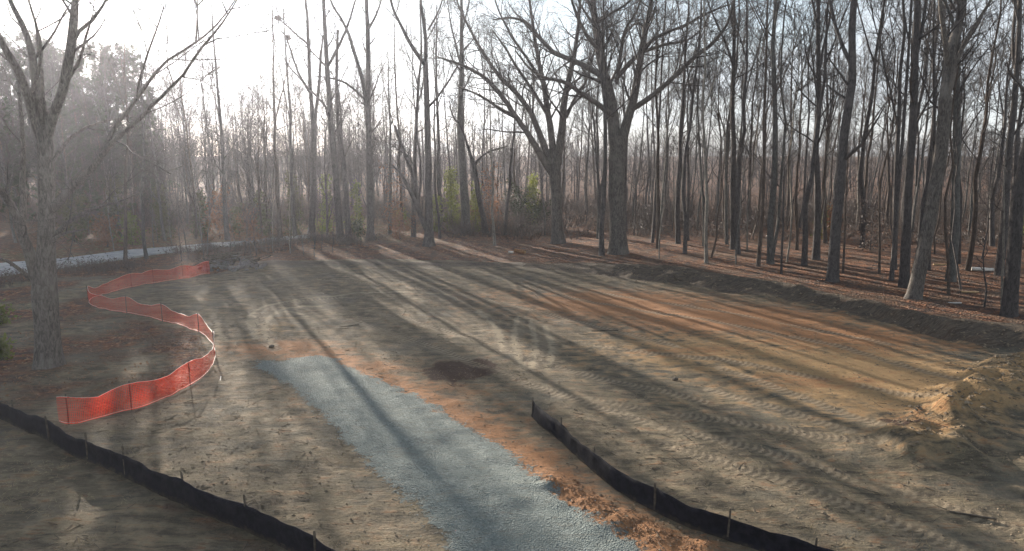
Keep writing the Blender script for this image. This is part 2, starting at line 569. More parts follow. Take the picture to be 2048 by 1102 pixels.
_w = g_.n('ShaderNodeTexWave', 1, dict(bands_direction='Z'), Vector=_p, Scale=9.0, Distortion=1.5, Detail=2.0)
_c = g_.mix(g_.step(_n, .35, .65), (.009, .009, .012), (.021, .020, .026))
_c = g_.mix(g_.m('MULTIPLY', g_.m('SUBTRACT', 1.0, g_.step(g_.m('ADD', attr(g_, 'height_up'), g_.m('MULTIPLY', g_.m('SUBTRACT', _n, .5), .7)), .0, .30)), .75), _c, (.10, .08, .06))
_b = g_.n('ShaderNodeBump', 0, None, Strength=.6, Distance=.03, Height=g_.m('ADD', _n, g_.m('MULTIPLY', _w, .15)))
finish(M_SILT, g_, _c, .8, _b, spec=.10)
M_STAKE = plain_material('weathered_stake', (.055, .045, .036), (.13, .105, .08), 9, .9)
M_STEEL = plain_material('dull_steel_post', (.035, .032, .030), (.075, .065, .055), 9, .6)
M_ORANGE = plain_material('orange_netting', (.50, .026, .016), (.70, .052, .024), 3, .5, .002, .25, (.6, (.95, .060, .020)))
M_CORD = plain_material('sun_glint_cord', (.62, .42, .34), (.82, .66, .56), 5, .45, .004, .5)  # rope coloured pale to stand for sun glints along the netting edges
M_ROAD = plain_material('pale_concrete', (.26, .265, .27), (.38, .375, .365), 1.2, .9, .01, .05)
M_STONE = plain_material('broken_rock', (.09, .08, .078), (.21, .19, .18), 4, .9, .03)
M_LOGEND = plain_material('cut_wood', (.40, .25, .12), (.58, .40, .21), 12, .8)
M_RUST = plain_material('rusty_log', (.16, .075, .032), (.33, .165, .07), 6, .8)
M_WHITEWOOD = plain_material('bleached_wood', (.52, .47, .41), (.74, .70, .64), 6, .7)
M_CLOD = plain_material('soil_clods', (.10, .078, .058), (.27, .205, .135), 2, .95)
M_PEBBLE = plain_material('grey_stone', (.13, .15, .148), (.29, .32, .31), 1.5, .85)
M_CLAY = plain_material('orange_clay', (.13, .066, .036), (.29, .160, .086), 2, .95)
M_STRAW = plain_material('dry_straw', (.24, .185, .10), (.42, .34, .20), 3, .8, .002, .2, (.3, (.4, .32, .18)))
M_LITTERLEAF = leaf_material('fallen_leaves', (.10, .055, .034), (.29, .165, .095), .25)

# ------------------------------------------------------------------ terrain sheet, split into its named areas


def lines(core0, core1, step_fn, limit, grow=1.16):
    a = [core0]
    while a[-1] < core1:
        a.append(a[-1] + step_fn(a[-1]))
    s = a[-1] - a[-2]
    while a[-1] < limit[1]:
        s *= grow
        a.append(a[-1] + s)
    s = a[1] - a[0]
    b = [a[0]]
    while b[-1] > limit[0]:
        s *= grow
        b.append(b[-1] - s)
    return np.array(b[:0:-1] + a)


XS = lines(-27, 34, lambda x: .15 if -14 < x < 20 else .22, (-395, 395))
YS = lines(10, 70, lambda y: .10 + .0055 * max(0, y - 14), (-6, 400))
XX, YY = np.meshgrid(XS, YS)
ZZ = height(XX, YY)
NX, NY = len(XS), len(YS)
px, py = XX.ravel(), YY.ravel()


def blob(x, y, items):
    r = np.zeros_like(x)
    for (u, v, su, sv, w) in items:
        cx, cyy = flat_at(u, v)
        ex = abs(flat_at(u + su, v)[0] - cx); ey = abs(flat_at(u, v - sv)[1] - cyy)
        r = np.maximum(r, w * np.exp(-((x - cx) / ex) ** 2 - ((y - cyy) / ey) ** 2))
    return r


sd_pad = poly_sd(px, py, PAD)
sd_drive = poly_sd(px, py, DRIVE)
bb = bank_b(px, py)
ramp = sstep(px, BX[0] - 3, BX[0] + 7)
a_bank = np.clip(sstep(bb, -.5, .3) * (1 - sstep(bb, 1.8, 3.0)) * ramp + .8 * np.exp(-((bb - .6) / .8) ** 2) * (1 - ramp) * (px > -22), 0, 1)
de_, _, se_ = seg_dist(px, py, DRIVE[2:17])
edge_clay = np.exp(-(de_ / 1.1) ** 2) * (sd_drive < .3)
dsp, _, _ = seg_dist(px, py, SPOIL)
a_clay = np.maximum.reduce([blob(px, py, [(1250, 607, 210, 26, 1.05), (1460, 636, 240, 30, 1.1), (1680, 672, 200, 28, .9), (1620, 760, 150, 16, .55), (1380, 700, 150, 10, .5), (560, 695, 110, 16, .95), (800, 790, 150, 40, .75), (720, 735, 120, 18, .7),
                                         (930, 850, 110, 45, .75), (1060, 925, 80, 40, .85), (1000, 590, 120, 14, .35), (1840, 850, 60, 30, .45), (1900, 690, 90, 12, .5)]),
                            .9 * np.exp(-(dsp / .5) ** 2), edge_clay * .85])
a_sand = blob(px, py, [(1500, 690, 300, 40, .62), (1740, 750, 300, 75, 1.1), (1450, 700, 320, 50, .8), (1640, 690, 300, 40, .8), (1560, 640, 250, 16, .6), (1900, 790, 90, 60, .9), (1400, 800, 260, 26, .35), (1150, 610, 200, 20, .4), (800, 570, 280, 18, .25), (540, 660, 60, 28, .5), (1060, 690, 60, 40, .4), (1650, 850, 160, 10, .5)])
dmo, _, smo = seg_dist(px, py, MOUND)
a_sand = np.maximum(a_sand, .75 * np.exp(-(dmo / 1.3) ** 2))
a_damp = blob(px, py, [(925, 739, 66, 19, 1.3), (880, 752, 30, 10, .9), (1800, 860, 40, 22, .6), (1480, 690, 50, 6, .4)])
a_damp = np.maximum(a_damp, 1.4 * sstep(poly_sd(px, py, G((866, 742), (905, 726), (960, 716), (992, 728), (948, 748), (905, 762))), -.35, .25))
a_lit = 1 - sstep(sd_pad, -.5, .3)
a_lit = a_lit * (1 - a_bank) * np.where(sd_drive > -.2, 0, 1)
a_lit = a_lit * np.where((px < -8) & (py < 46), .52 + .55 * np.clip(2.2 * fbm(px, py, .35, 3, 91), -.6, .8), 1)
# the strip below the black fence at the lower left: thin grass and straw instead of leaves
fl = G((-200, 760), (0, 838), (125, 897), (250, 955), (367, 1010), (492, 1060), (640, 1135))
fx = np.array([p[0] for p in fl]); fy = np.array([p[1] for p in fl])
below = sstep(np.interp(px, fx, fy) - py, -.3, .8) * (px < 0)
a_lit = a_lit * (1 - .75 * below)
ry = np.interp(px, RX, RY)
verge = sstep(py - ry, -6, -1) * (1 - sstep(py - ry, 22, 34)) * (px < -10)
a_grass = np.maximum.reduce([.16 * below, .55 * verge, blob(px, py, [(230, 770, 90, 20, .55), (230, 870, 60, 14, .6), (180, 680, 200, 40, .35), (20, 610, 120, 20, .5), (350, 905, 120, 30, .3), (880, 522, 160, 5, .5), (600, 522, 80, 5, .5)])])
a_loop = np.zeros_like(px)
for t in LOOPS:
    d, _, _ = seg_dist(px, py, smooth_path(t, .3))
    a_loop = np.maximum(a_loop, np.exp(-(d / .20) ** 2))
tu = np.zeros_like(px); tv = np.full_like(px, 5.0)
for t in TRACKS:
    d, arc, side = seg_dist(px, py, t)
    k = d < np.abs(tv)
    tv = np.where(k, np.minimum(d, 5.0), tv); tu = np.where(k, arc, tu)
ATT = dict(loop=a_loop, gravel=np.clip(sd_drive, -3, 3), bank=a_bank, clay=a_clay, sand=a_sand, damp=a_damp, litter=a_lit, grass=a_grass, track_u=tu, track_v=tv)
VV = np.stack([px, py, ZZ.ravel() + .035 * sstep(sd_drive, -.1, .5)], 1)
ii = (np.arange(NY - 1)[:, None] * NX + np.arange(NX - 1)[None, :]).ravel()
QQ = np.stack([ii, ii + 1, ii + NX + 1, ii + NX], 1)
fc = lambda a: a[QQ].mean(1)
kind = np.zeros(len(QQ), int)
kind[fc(sd_pad) > 0] = 1
kind[(fc(a_bank) > .45) & (fc(px) > BX[0] - 2)] = 2
kind[fc(dmo + .7 * fbm(px, py, .8, 3, 41)) < .95] = 3
kind[fc(sd_drive) > 0] = 4
for k, nm in enumerate(['ground', 'dirt_pad', 'earth_bank', 'dirt_mound', 'gravel_drive']):
    q = QQ[kind == k]
    used = np.unique(q)
    remap = np.zeros(len(VV), int); remap[used] = np.arange(len(used))
    me = mesh_from(nm, VV[used], remap[q])
    for an, av in ATT.items():
        at_ = me.attributes.new(an, 'FLOAT', 'POINT')
        at_.data.foreach_set('value', av[used].astype(np.float32))
    tag(link(nm, me, M_GROUND), kind='structure',
        label={'ground': 'leaf strewn woodland floor around the cleared site', 'dirt_pad': 'graded bare earth clearing with machine tracks',
               'earth_bank': 'dark cut bank of soil along the woods at right', 'dirt_mound': 'lumpy sunlit heap of pale soil at the right edge',
               'gravel_drive': 'bluish grey crushed stone drive leading into the clearing'}[nm])

# road: a slab with a real edge, resting on the ground
gd = Geo()
n = 60
ta = np.linspace(0, 1, n)


A, B = resample(ROAD_A, n), resample(ROAD_B, n)
ew = np.linspace(0, 1, 7)
rows = A[:, None] * (1 - ew)[None, :, None] + B[:, None] * ew[None, :, None]
rz = height(rows[..., 0], rows[..., 1]).mean(1, keepdims=True) + .12 + 0 * ew[None]
top = np.concatenate([rows, rz[..., None]], 2)
low = top[:, [0, 6]].copy(); low[..., 2] -= .35
allr = np.concatenate([low[:, :1], top, low[:, 1:]], 1)
k = np.arange(n - 1)[:, None] * 9; j = np.arange(8)[None]
gd.add(allr, np.stack([k + j, k + j + 1, k + 9 + j + 1, k + 9 + j], -1))
tag(link('road', gd.mesh('road', False), M_ROAD), 'pale concrete road passing behind the trees at far left', kind='structure')

# ------------------------------------------------------------------ trees


def grow(P, Rr, n, t0, t1, ang, length, K, rfac, up=.1, wob=.12, rmin=.006, tip=.25, taper_len=.5):
    """n children on each of the M parent tubes; returns (M*n,K,3), (M*n,K)"""
    M, K0 = P.shape[:2]
    t = t0 + (t1 - t0) * (np.arange(n)[None] + rng.random((M, n))) / n
    f = t * (K0 - 1)
    i = np.clip(f.astype(int), 0, K0 - 2)
    w = (f - i)[..., None]
    m = np.arange(M)[:, None]
    S = P[m, i] * (1 - w) + P[m, i + 1] * w
    T = P[m, i + 1] - P[m, i]
    T /= np.linalg.norm(T, axis=2, keepdims=True) + 1e-9
    r = Rr[m, i] * (1 - w[..., 0]) + Rr[m, i + 1] * w[..., 0]
    az = np.arange(n)[None] * 2.4 + rng.random((M, 1)) * 6.28 + rng.normal(0, .5, (M, n))
    ref = np.where(np.abs(T[..., 2:3]) > .85, np.array([1.0, 0, 0]), np.array([0, 0, 1.0]))
    A = np.cross(T, ref); A /= np.linalg.norm(A, axis=2, keepdims=True)
    B = np.cross(T, A)
    an = ang * rng.uniform(.7, 1.3, (M, n))
    D = T * np.cos(an)[..., None] + (A * np.cos(az)[..., None] + B * np.sin(az)[..., None]) * np.sin(an)[..., None]
    L = length * rng.uniform(.6, 1.25, (M, n)) * (1 - taper_len * (t - t0) / max(t1 - t0, 1e-6))
    D = D.reshape(-1, 3); S = S.reshape(-1, 3); L = L.ravel(); r = r.ravel()
    out = np.zeros((M * n, K, 3)); out[:, 0] = S
    for q in range(1, K):
        D = D + np.array([0, 0, up]) + rng.normal(0, wob, D.shape)
        D /= np.linalg.norm(D, axis=1, keepdims=True)
        out[:, q] = out[:, q - 1] + D * (L / (K - 1))[:, None]
    r0 = np.maximum(r * rfac * rng.uniform(.8, 1.1, r.shape), rmin)
    rad = r0[:, None] * np.linspace(1, tip, K)[None] ** 1.0
    return out, np.maximum(rad, rmin * .6)


def trunk_line(h, lean=(0, 0), K=11, wob=.012, r=.2, flare=1.45, tip=.16):
    t = np.linspace(0, 1, K)
    p = np.stack([lean[0] * h * t, lean[1] * h * t, h * t], 1)
    w = np.cumsum(rng.normal(0, wob, (K, 2)), 0) * h * .35
    p[:, :2] += w - w[0]
    p[0, 2] = -.25
    rad = r * (1 - (1 - tip) * t)
    p = np.insert(p, 1, p[0] + (p[1] - p[0]) * .12, 0)
    p = np.insert(p, 2, p[0] + (p[2] - p[0]) * .40, 0)
    rad = np.insert(rad, 1, r * 1.08); rad = np.insert(rad, 2, r * 1.0)
    rad[0] = r * flare
    rad[1] = r * (1 + (flare - 1) * .35)
    return p[None], rad[None]


def crown_on(gc, P, Rr, nb, lb, ang=.75, t0=.45, nt=7, lt=1.5, ntt=4, ltt=.8, up=.09, sides=(5, 3, 3), rt=.4):
    if nb:
        b, br = grow(P, Rr, nb, t0, .98, ang, lb, 6, rt, up, .13, .025)
        gc.tubes(b, br, sides[0])
    else:
        b, br = P, Rr
    w, wr = grow(b, br, nt, .2, 1., .7, lt, 4, .5, .05, .16, .0135)
    gc.tubes(w, wr, sides[1])
    if ntt:
        x, xr = grow(w, wr, ntt, .25, 1., .65, ltt, 3, .6, .04, .18, .0095)
        gc.tubes(x, xr, sides[2])


def slender(h, r, lean=(0, 0), leaders=3, first=.5, nb=7, lb=4.0, nt=6, ntt=4, wob=.012, sides=9, lt=1.5):
    """meshes of a straight forest tree: trunk (with its leaders) and crown"""
    P, Rr = trunk_line(h, lean, r=r, wob=wob)
    gt, gc = Geo(), Geo()
    gt.tubes(P, Rr, sides, .05)
    crown_on(gc, P, Rr, nb + 2, lb, .85, max(.3, first - .08), nt, lt, ntt, rt=.42)
    if leaders:
        l, lr = grow(P, Rr, leaders, first, .82, .36, h * .40, 8, .62, .12, .06, .03, .3, .35)
        gt.tubes(l, lr, 6)
        crown_on(gc, l, lr, nb, lb * .8, .75, .15, nt, lt, ntt)
    return gt.mesh('trunk'), gc.mesh('crown')


def tree_thing(name, meshes, loc, rz=0.0, sc=1.0, label='', group=None, mat=M_BARK, cat='tree', names=('trunk', 'crown'), mats=None):
    e = empty(name, loc, rz)
    e.scale = (sc, sc, sc)
    tag(e, label, cat, group)
    for nm, me, mt in zip(names, meshes, mats or (mat, M_TWIG)):
        link(nm, me, mt, e)
    return e


def copy_tree(o, parent=None):
    c = o.copy()
    C.objects.link(c)
    if parent is not None: c.parent = parent
    for ch in o.children:
        copy_tree(ch, c)
    return c


# --- traced trees: stems and limbs follow the photograph, each in its own depth
def traced(name, label, base, stems, Y=None, twig=1.0, mat=M_OAK, cat='tree', nt=7, ntt=5, lt=1.9, twigs0=.25, group=None):
    """stems: list of (part name, [(u, v, width px)...], depth offset at the end)"""
    b = at(*base)
    Y = b[1]
    e = empty(name, b)
    tag(e, label, cat, group)
    gc = Geo()
    for pn, pts, dz in stems:
        n = len(pts)
        P, W = [], []
        for q, (u, v, w) in enumerate(pts):
            yy = Y + dz * (q / max(1, n - 1)) ** 1.0
            p = at_depth(u, v, yy)
            P.append(p)
            W.append(w * .42 * yy / FPX)
        P = np.array(P); W = np.array(W)
        if pn == 'trunk' and abs(pts[0][1] - base[1]) < 12:
            P[0] = b + np.array([P[0][0] - b[0], 0, -.3])
        P = smooth_path(np.c_[P, W], .55)
        W = P[:, 3]; P = P[:, :3] - b
        wb = np.cumsum(rng.normal(0, .03, (len(P), 3)), 0); wb -= np.linspace(0, 1, len(P))[:, None] * wb[-1]
        fade = np.sin(np.linspace(0, np.pi, len(P)))[:, None]
        P = P + wb * fade * (.4 if pn == 'trunk' else 1)
        gt = Geo()
        gt.tubes(P[None], W[None], 12 if W[0] > .2 else 7, .06 if W[0] > .2 else 0)
        link(pn, gt.mesh(pn), mat, e)
        if pn != 'trunk' or W[-1] < .2:
            L = float(np.linalg.norm(np.diff(P, axis=0), axis=1).sum())
            nb = max(2, int(L * .75 * twig))
            PP = resample(np.c_[P, W], n=12)
            crown_on(gc, PP[None, :, :3], PP[None, :, 3], nb, min(4.2, .55 * L + .6), .75, twigs0, nt, lt, ntt, .9, .06, rt=.38)
    link('crown', gc.mesh('crown'), M_TWIG, e)
    return e


traced('old_oak_tree', 'massive grey oak with wide crooked limbs, thickest trunk at the edge of the clearing', (1237, 507), [
    ('trunk', [(1237, 507, 62), (1237, 494, 46), (1236, 460, 40), (1234, 400, 38), (1234, 330, 38), (1236, 272, 42)], 0),
    ('limb', [(1230, 290, 30), (1226, 240, 28), (1222, 195, 26), (1204, 140, 22), (1194, 80, 19), (1188, 30, 15), (1184, -60, 10), (1178, -130, 5)], 1.5),
    ('limb', [(1242, 290, 26), (1254, 240, 22), (1266, 195, 19), (1278, 130, 16), (1286, 85, 14), (1298, 30, 10), (1312, -50, 6)], -1.5),
    ('limb', [(1215, 162, 15), (1190, 142, 13), (1150, 120, 12), (1105, 104, 10), (1075, 70, 9), (1052, 42, 7), (1020, 34, 5), (985, 40, 3)], 4),
    ('limb', [(1226, 232, 14), (1195, 205, 12), (1160, 183, 11), (1130, 160, 9), (1090, 156, 7), (1055, 135, 5), (1030, 100, 3)], -3.5),
    ('limb', [(1258, 222, 14), (1300, 196, 12), (1345, 155, 11), (1385, 112, 10), (1425, 84, 8), (1455, 45, 6), (1470, 0, 5), (1480, -70, 3)], -3),
    ('limb', [(1232, 158, 12), (1262, 122, 10), (1290, 100, 9), (1330, 86, 7), (1375, 84, 5), (1400, 60, 3)], 4),
    ('limb', [(1284, 98, 9), (1320, 68, 8), (1370, 50, 6), (1420, 22, 5), (1470, 5, 3)], 2.5),
    ('limb', [(1287, 76, 9), (1290, 50, 8), (1280, 44, 6), (1262, 50, 5), (1250, 70, 3)], 2),
    ('limb', [(1234, 168, 9), (1240, 110, 9), (1246, 60, 8), (1275, 25, 5), (1290, -30, 3)], -4),
    ('limb', [(1197, 100, 10), (1165, 60, 8), (1145, 10, 6), (1135, -60, 3)], -4),
    ('limb', [(1190, 50, 8), (1230, 20, 6), (1262, 0, 5), (1300, -40, 3)], -5)], twig=1.9)

traced('spreading_oak_tree', 'broad grey oak with a flared base and long limbs arching to the left', (1117, 486), [
    ('trunk', [(1117, 486, 46), (1116, 476, 32), (1114, 440, 27), (1112, 390, 25), (1109, 335, 30)], 0),
    ('limb', [(1104, 345, 20), (1080, 310, 16), (1055, 268, 13), (1030, 232, 12), (1000, 185, 11), (965, 150, 9), (920, 128, 6), (870, 112, 3)], -3),
    ('limb', [(1103, 335, 17), (1085, 280, 15), (1062, 225, 13), (1035, 190, 11), (995, 150, 9), (960, 90, 7), (930, 40, 5), (905, -20, 3)], 3),
    ('limb', [(1108, 340, 18), (1103, 275, 16), (1092, 215, 14), (1082, 160, 12), (1074, 100, 9), (1064, 40, 7), (1054, -40, 4)], 1),
    ('limb', [(1113, 340, 20), (1122, 280, 18), (1128, 220, 16), (1136, 170, 14), (1148, 110, 11), (1156, 50, 8), (1164, -40, 4)], -1.5),
    ('limb', [(1098, 235, 9), (1065, 180, 8), (1035, 140, 7), (1010, 95, 5), (985, 60, 3)], -4),
    ('limb', [(1132, 235, 9), (1150, 195, 8), (1175, 158, 7), (1190, 100, 5), (1205, 40, 3)], 3.5),
    ('limb', [(1085, 165, 8), (1060, 125, 7), (1020, 75, 6), (995, 20, 4), (985, -30, 3)], 3),
    ('limb', [(1030, 232, 8), (995, 215, 6), (960, 190, 5), (915, 172, 3)], -3)], twig=1.9)

traced('shade_tree', 'large hazy tree with several stems, standing inside the orange netting at left', (95, 733), [
    ('trunk', [(97, 733, 84), (96, 714, 60), (92, 650, 52), (86, 580, 58), (90, 530, 44), (93, 470, 36), (94, 400, 34), (91, 310, 36), (86, 255, 30)], 0),
    ('limb', [(80, 272, 22), (62, 215, 21), (45, 160, 19), (22, 120, 16), (0, 78, 14), (-40, 10, 8)], -1.5),
    ('limb', [(84, 262, 20), (76, 200, 18), (68, 150, 18), (60, 100, 15), (48, 62, 13), (30, 28, 11), (15, -10, 9), (0, -70, 5)], 1.2),
    ('limb', [(96, 270, 22), (112, 215, 21), (126, 165, 21), (136, 110, 21), (142, 60, 20), (148, 20, 16), (156, -60, 9)], -.8),
    ('limb', [(104, 420, 22), (135, 384, 19), (165, 358, 17), (190, 332, 15), (215, 297, 13), (262, 262, 9), (318, 200, 8), (350, 172, 7), (385, 128, 6), (410, 92, 6), (450, 40, 4), (480, -10, 3)], -1.8),
    ('limb', [(214, 300, 11), (222, 262, 10), (262, 212, 9), (305, 152, 7), (340, 115, 6), (392, 88, 5), (440, 45, 4), (470, 0, 3)], 1.6),
    ('limb', [(102, 485, 16), (125, 452, 12), (160, 430, 8), (205, 412, 6), (245, 402, 5), (280, 385, 3)], -1.2),
    ('limb', [(104, 482, 10), (122, 468, 8), (150, 462, 4), (175, 458, 2)], -2),
    ('limb', [(74, 560, 30), (58, 505, 24), (42, 455, 20), (28, 420, 17), (8, 392, 14), (-20, 350, 10)], -1.6),
    ('limb', [(44, 462, 16), (50, 400, 14), (48, 330, 11), (46, 250, 9), (40, 190, 6), (34, 120, 4)], 1.5),
    ('limb', [(66, 562, 12), (44, 540, 9), (22, 522, 8), (-10, 518, 6), (-50, 500, 4)], -1.8),
    ('limb', [(106, 322, 9), (126, 288, 8), (152, 262, 7), (190, 246, 5), (240, 236, 3)], 1.8),
    ('limb', [(142, 92, 10), (162, 55, 9), (188, 40, 8), (204, 20, 6), (222, -20, 4)], 1.2),
    ('limb', [(128, 172, 8), (160, 120, 7), (172, 70, 6), (180, 48, 4)], -1),
    ('limb', [(60, 190, 9), (80, 130, 8), (76, 60, 6), (62, 20, 4), (52, -30, 3)], -2),
    ('limb', [(392, 86, 5), (393, 40, 4), (394, -20, 3)], .5),
    ('limb', [(272, 195, 6), (292, 120, 5), (312, 65, 4), (328, 12, 3)], -1.4),
    ('limb', [(96, 250, 10), (84, 180, 8), (80, 110, 6), (70, 40, 4), (56, 0, 3)], 2.2)],
       twig=.75, nt=5, ntt=3, lt=1.0, twigs0=.35)

traced('leaning_poplar_tree', 'tall grey tree leaning right and forking high, on the bank top at right', (1828, 597), [
    ('trunk', [(1826, 597, 48), (1830, 586, 34), (1838, 545, 32), (1852, 470, 30), (1868, 390, 29), (1882, 310, 28), (1889, 230, 27), (1891, 195, 29)], 0),
    ('limb', [(1889, 205, 22), (1893, 160, 22), (1905, 100, 21), (1916, 50, 18), (1924, 0, 16), (1938, -100, 9)], 1),
    ('limb', [(1895, 200, 12), (1908, 140, 11), (1925, 80, 10), (1955, 38, 8), (1985, -5, 6), (2020, -60, 3)], -1.5),
    ('limb', [(1897, 130, 13), (1888, 70, 11), (1884, 10, 9), (1876, -90, 5)], -1)], twig=1.0)

traced('forked_maple_tree', 'crooked twin stemmed tree crossing itself at the back edge of the clearing', (862, 491), [
    ('trunk', [(858, 491, 40), (858, 480, 24), (858, 440, 19), (857, 370, 16), (856, 280, 15), (854, 200, 13), (851, 125, 12)], 0),
    ('limb', [(862, 480, 13), (846, 440, 12), (834, 410, 10), (820, 380, 9), (800, 345, 7), (785, 330, 4)], -.6),
    ('limb', [(834, 412, 10), (832, 360, 9), (815, 320, 8), (800, 280, 7), (790, 250, 4)], .8),
    ('limb', [(852, 132, 10), (828, 100, 9), (808, 66, 8), (790, 25, 6), (772, -30, 4)], -1),
    ('limb', [(851, 128, 10), (852, 80, 9), (846, 30, 7), (836, -40, 4)], 1),
    ('limb', [(856, 60, 5), (876, 28, 4), (890, -20, 3)], 1),
    ('limb', [(856, 215, 6), (880, 190, 5), (905, 150, 4), (925, 110, 2.5)], -2)], mat=M_BARK, twig=.9)

traced('twin_trunk_tree', 'pair of tall trunks joined at the base, behind the left part of the clearing', (688, 482), [
    ('trunk', [(682, 482, 26), (680, 468, 18), (675, 400, 15), (668, 310, 14), (660, 220, 12), (655, 130, 11), (650, 50, 9), (644, -60, 5)], 0),
    ('trunk', [(698, 482, 22), (697, 468, 15), (693, 400, 13), (688, 330, 11), (676, 260, 9), (672, 150, 7), (676, 60, 5)], .6),
    ('limb', [(655, 135, 7), (680, 90, 6), (700, 40, 5), (716, -20, 3)], 1),
    ('limb', [(664, 230, 6), (640, 200, 5), (610, 165, 4), (575, 130, 3), (560, 100, 2)], -1.5)], mat=M_BARK, twig=.55, twigs0=.4)

traced('crossing_stem_tree', 'tall dark tree whose side stem crosses left, beside the twin trunks', (741, 480), [
    ('trunk', [(741, 480, 28), (741, 466, 18), (740, 400, 16), (738, 300, 14), (737, 200, 12), (736, 110, 11), (734, 30, 9), (730, -70, 5)], 0),
    ('limb', [(735, 212, 9), (722, 150, 9), (708, 95, 8), (690, 50, 6), (664, 10, 5), (650, -30, 3)], -1),
    ('limb', [(737, 205, 7), (715, 185, 6), (690, 165, 5), (660, 155, 4), (625, 152, 2)], 1.2),
    ('limb', [(736, 60, 6), (752, 30, 5), (766, -10, 3)], 1)], mat=M_BARK, twig=.55, twigs0=.4)

traced('split_crown_tree', 'pale hazy tree splitting into a narrow V, left of the twin trunks', (622, 472), [
    ('trunk', [(622, 472, 24), (623, 460, 16), (626, 400, 14), (628, 300, 12), (628, 240, 13)], 0),
    ('limb', [(626, 250, 10), (622, 170, 9), (616, 90, 8), (612, 20, 6), (608, -50, 4)], .6),
    ('limb', [(630, 245, 8), (636, 170, 7), (642, 110, 6), (646, 70, 3)], -.6),
    ('limb', [(622, 190, 6), (595, 140, 5), (575, 75, 4), (560, 60, 2.5)], -1),
    ('limb', [(618, 90, 5), (590, 65, 4), (555, 35, 2.5)], 1)], mat=M_BARK, twig=.6)

traced('dark_leaning_tree', 'short dark tree leaning left with a forked top, among green saplings', (972, 466), [
    ('trunk', [(972, 466, 18), (968, 440, 13), (958, 390, 12), (950, 340, 12), (944, 318, 11)], 0),
    ('limb', [(946, 325, 8), (938, 300, 7), (930, 270, 5), (915, 240, 3)], -.7),
    ('limb', [(948, 330, 8), (962, 312, 6), (985, 300, 4), (1015, 292, 2.5)], .9)], mat=M_BARK, twig=.9)

# --- trees placed one by one along the edge of the woods: (u, v at the base, trunk px, u of the stem at the top of the frame, label)
EDGE = [
    (932, 466, 22, 926, 'thick straight trunk between yellow green saplings at the back', 4),
    (881, 460, 11, 876, 'thin dark trunk just right of the crooked twin stemmed tree', 3),
    (990, 491, 7, 984, 'slim pale pole of a tree standing alone before the cut log', 2),
    (827, 474, 12, 838, 'dark trunk directly left of the crooked twin stemmed tree', 3),
    (1207, 500, 7, 1180, 'thin leaning stem touching the left of the largest oak', 2),
    (1316, 497, 9, 1318, 'first thin straight trunk right of the largest oak', 3),
    (1357, 488, 12, 1372, 'dark trunk with a visible root flare right of the largest oak', 3),
    (1376, 481, 8, 1380, 'slight trunk tucked behind the root flared dark trunk', 2),
    (1413, 526, 9, 1412, 'slender pale trunk rising close to the bank, middle of the woods', 3),
    (1467, 498, 15, 1450, 'broad dark trunk midway between the largest oak and right corner', 4),
    (1477, 508, 11, 1486, 'grey trunk beside the broad dark trunk with a wide V fork', 3),
    (1516, 533, 10, 1536, 'straight grey trunk on the leaf floor close behind the bank', 3),
    (1541, 527, 16, 1562, 'sturdy trunk with a sunlit left edge near the bank', 4),
    (1563, 548, 6, 1570, 'thin dark pole nearest the bank in the middle woods', 1),
    (1594, 500, 8, 1600, 'thin trunk set back behind the sunlit edged sturdy trunk', 2),
    (1632, 519, 18, 1648, 'dark straight trunk with a high wide fork, right woods', 4),
    (1665, 561, 27, 1697, 'thick tall trunk with pale root flare on the bank top', 4),
    (1686, 547, 6, 1706, 'thin pole right behind the thick trunk with pale root flare', 1),
    (1788, 539, 13, 1800, 'dark trunk left of the pair before the leaning grey tree', 3),
    (1808, 575, 24, 1836, 'thick dark trunk right behind the leaning grey tree base', 4),
    (1857, 540, 11, 1862, 'dark trunk seen just right of the leaning grey tree', 3),
    (1901, 562, 22, 1926, 'stout trunk with lit foot in the right woods', 4),
    (1918, 527, 9, 1930, 'thin trunk behind the stout trunk with lit foot', 2),
    (1998, 551, 20, 2040, 'dark thick trunk beside the bleached fallen log', 4),
    (2005, 620, 7, 2032, 'slim pale stem rising left of the corner tree', 1),
    (2018, 631, 34, 2096, 'big trunk cut off by the right edge with a pale root', 4),
    (1651, 486, 10, 1660, 'thin back trunk between two thick trunks in right woods', 2),
    (780, 470, 9, 770, 'thin trunk left of the reddish leaved small tree', 2),
    (1010, 470, 9, 1050, 'slanting thin trunk before the dark thicket', 2),
    (250, 522, 9, 246, 'hazy trunk between the road and the orange netting', 2),
    (293, 517, 9, 286, 'hazy slim trunk standing before the bright road', 2),
    (455, 480, 12, 430, 'hazy trunk across the road behind the rubble heap', 3),
    (560, 478, 11, 545, 'hazy thin trunk near the far end of the road', 3),
    (590, 474, 10, 575, 'bare trunk between the road end and the V split tree', 3),
]
GEOS = {}
for q, (u, v, w, ut, lab, cls) in enumerate(EDGE):
    b = at(u, v)
    r = w * .42 * b[1] / FPX
    top = at_depth(ut, 0, b[1])
    hh = top[2] - b[2]
    h = {1: 9, 2: 17, 3: 23, 4: 27}[cls] * random.uniform(.93, 1.1)
    lean = ((top[0] - b[0]) / hh, random.uniform(-.02, .02))
    ms = slender(h, r, lean, {1: 0, 2: 1, 3: 2, 4: 3}[cls], random.uniform(.42, .6), {1: 5, 2: 5, 3: 6, 4: 7}[cls],
                 {1: 1.6, 2: 2.4, 3: 3.6, 4: 4.6}[cls], 7, 5, .012)
    tree_thing('bare_tree', ms, b, 0, 1, lab, None, M_PALE if 'pale' in lab and 'root' not in lab else M_BARK if 'dark' in lab else (M_ASH, M_BARK, M_BROWN)[q % 3])

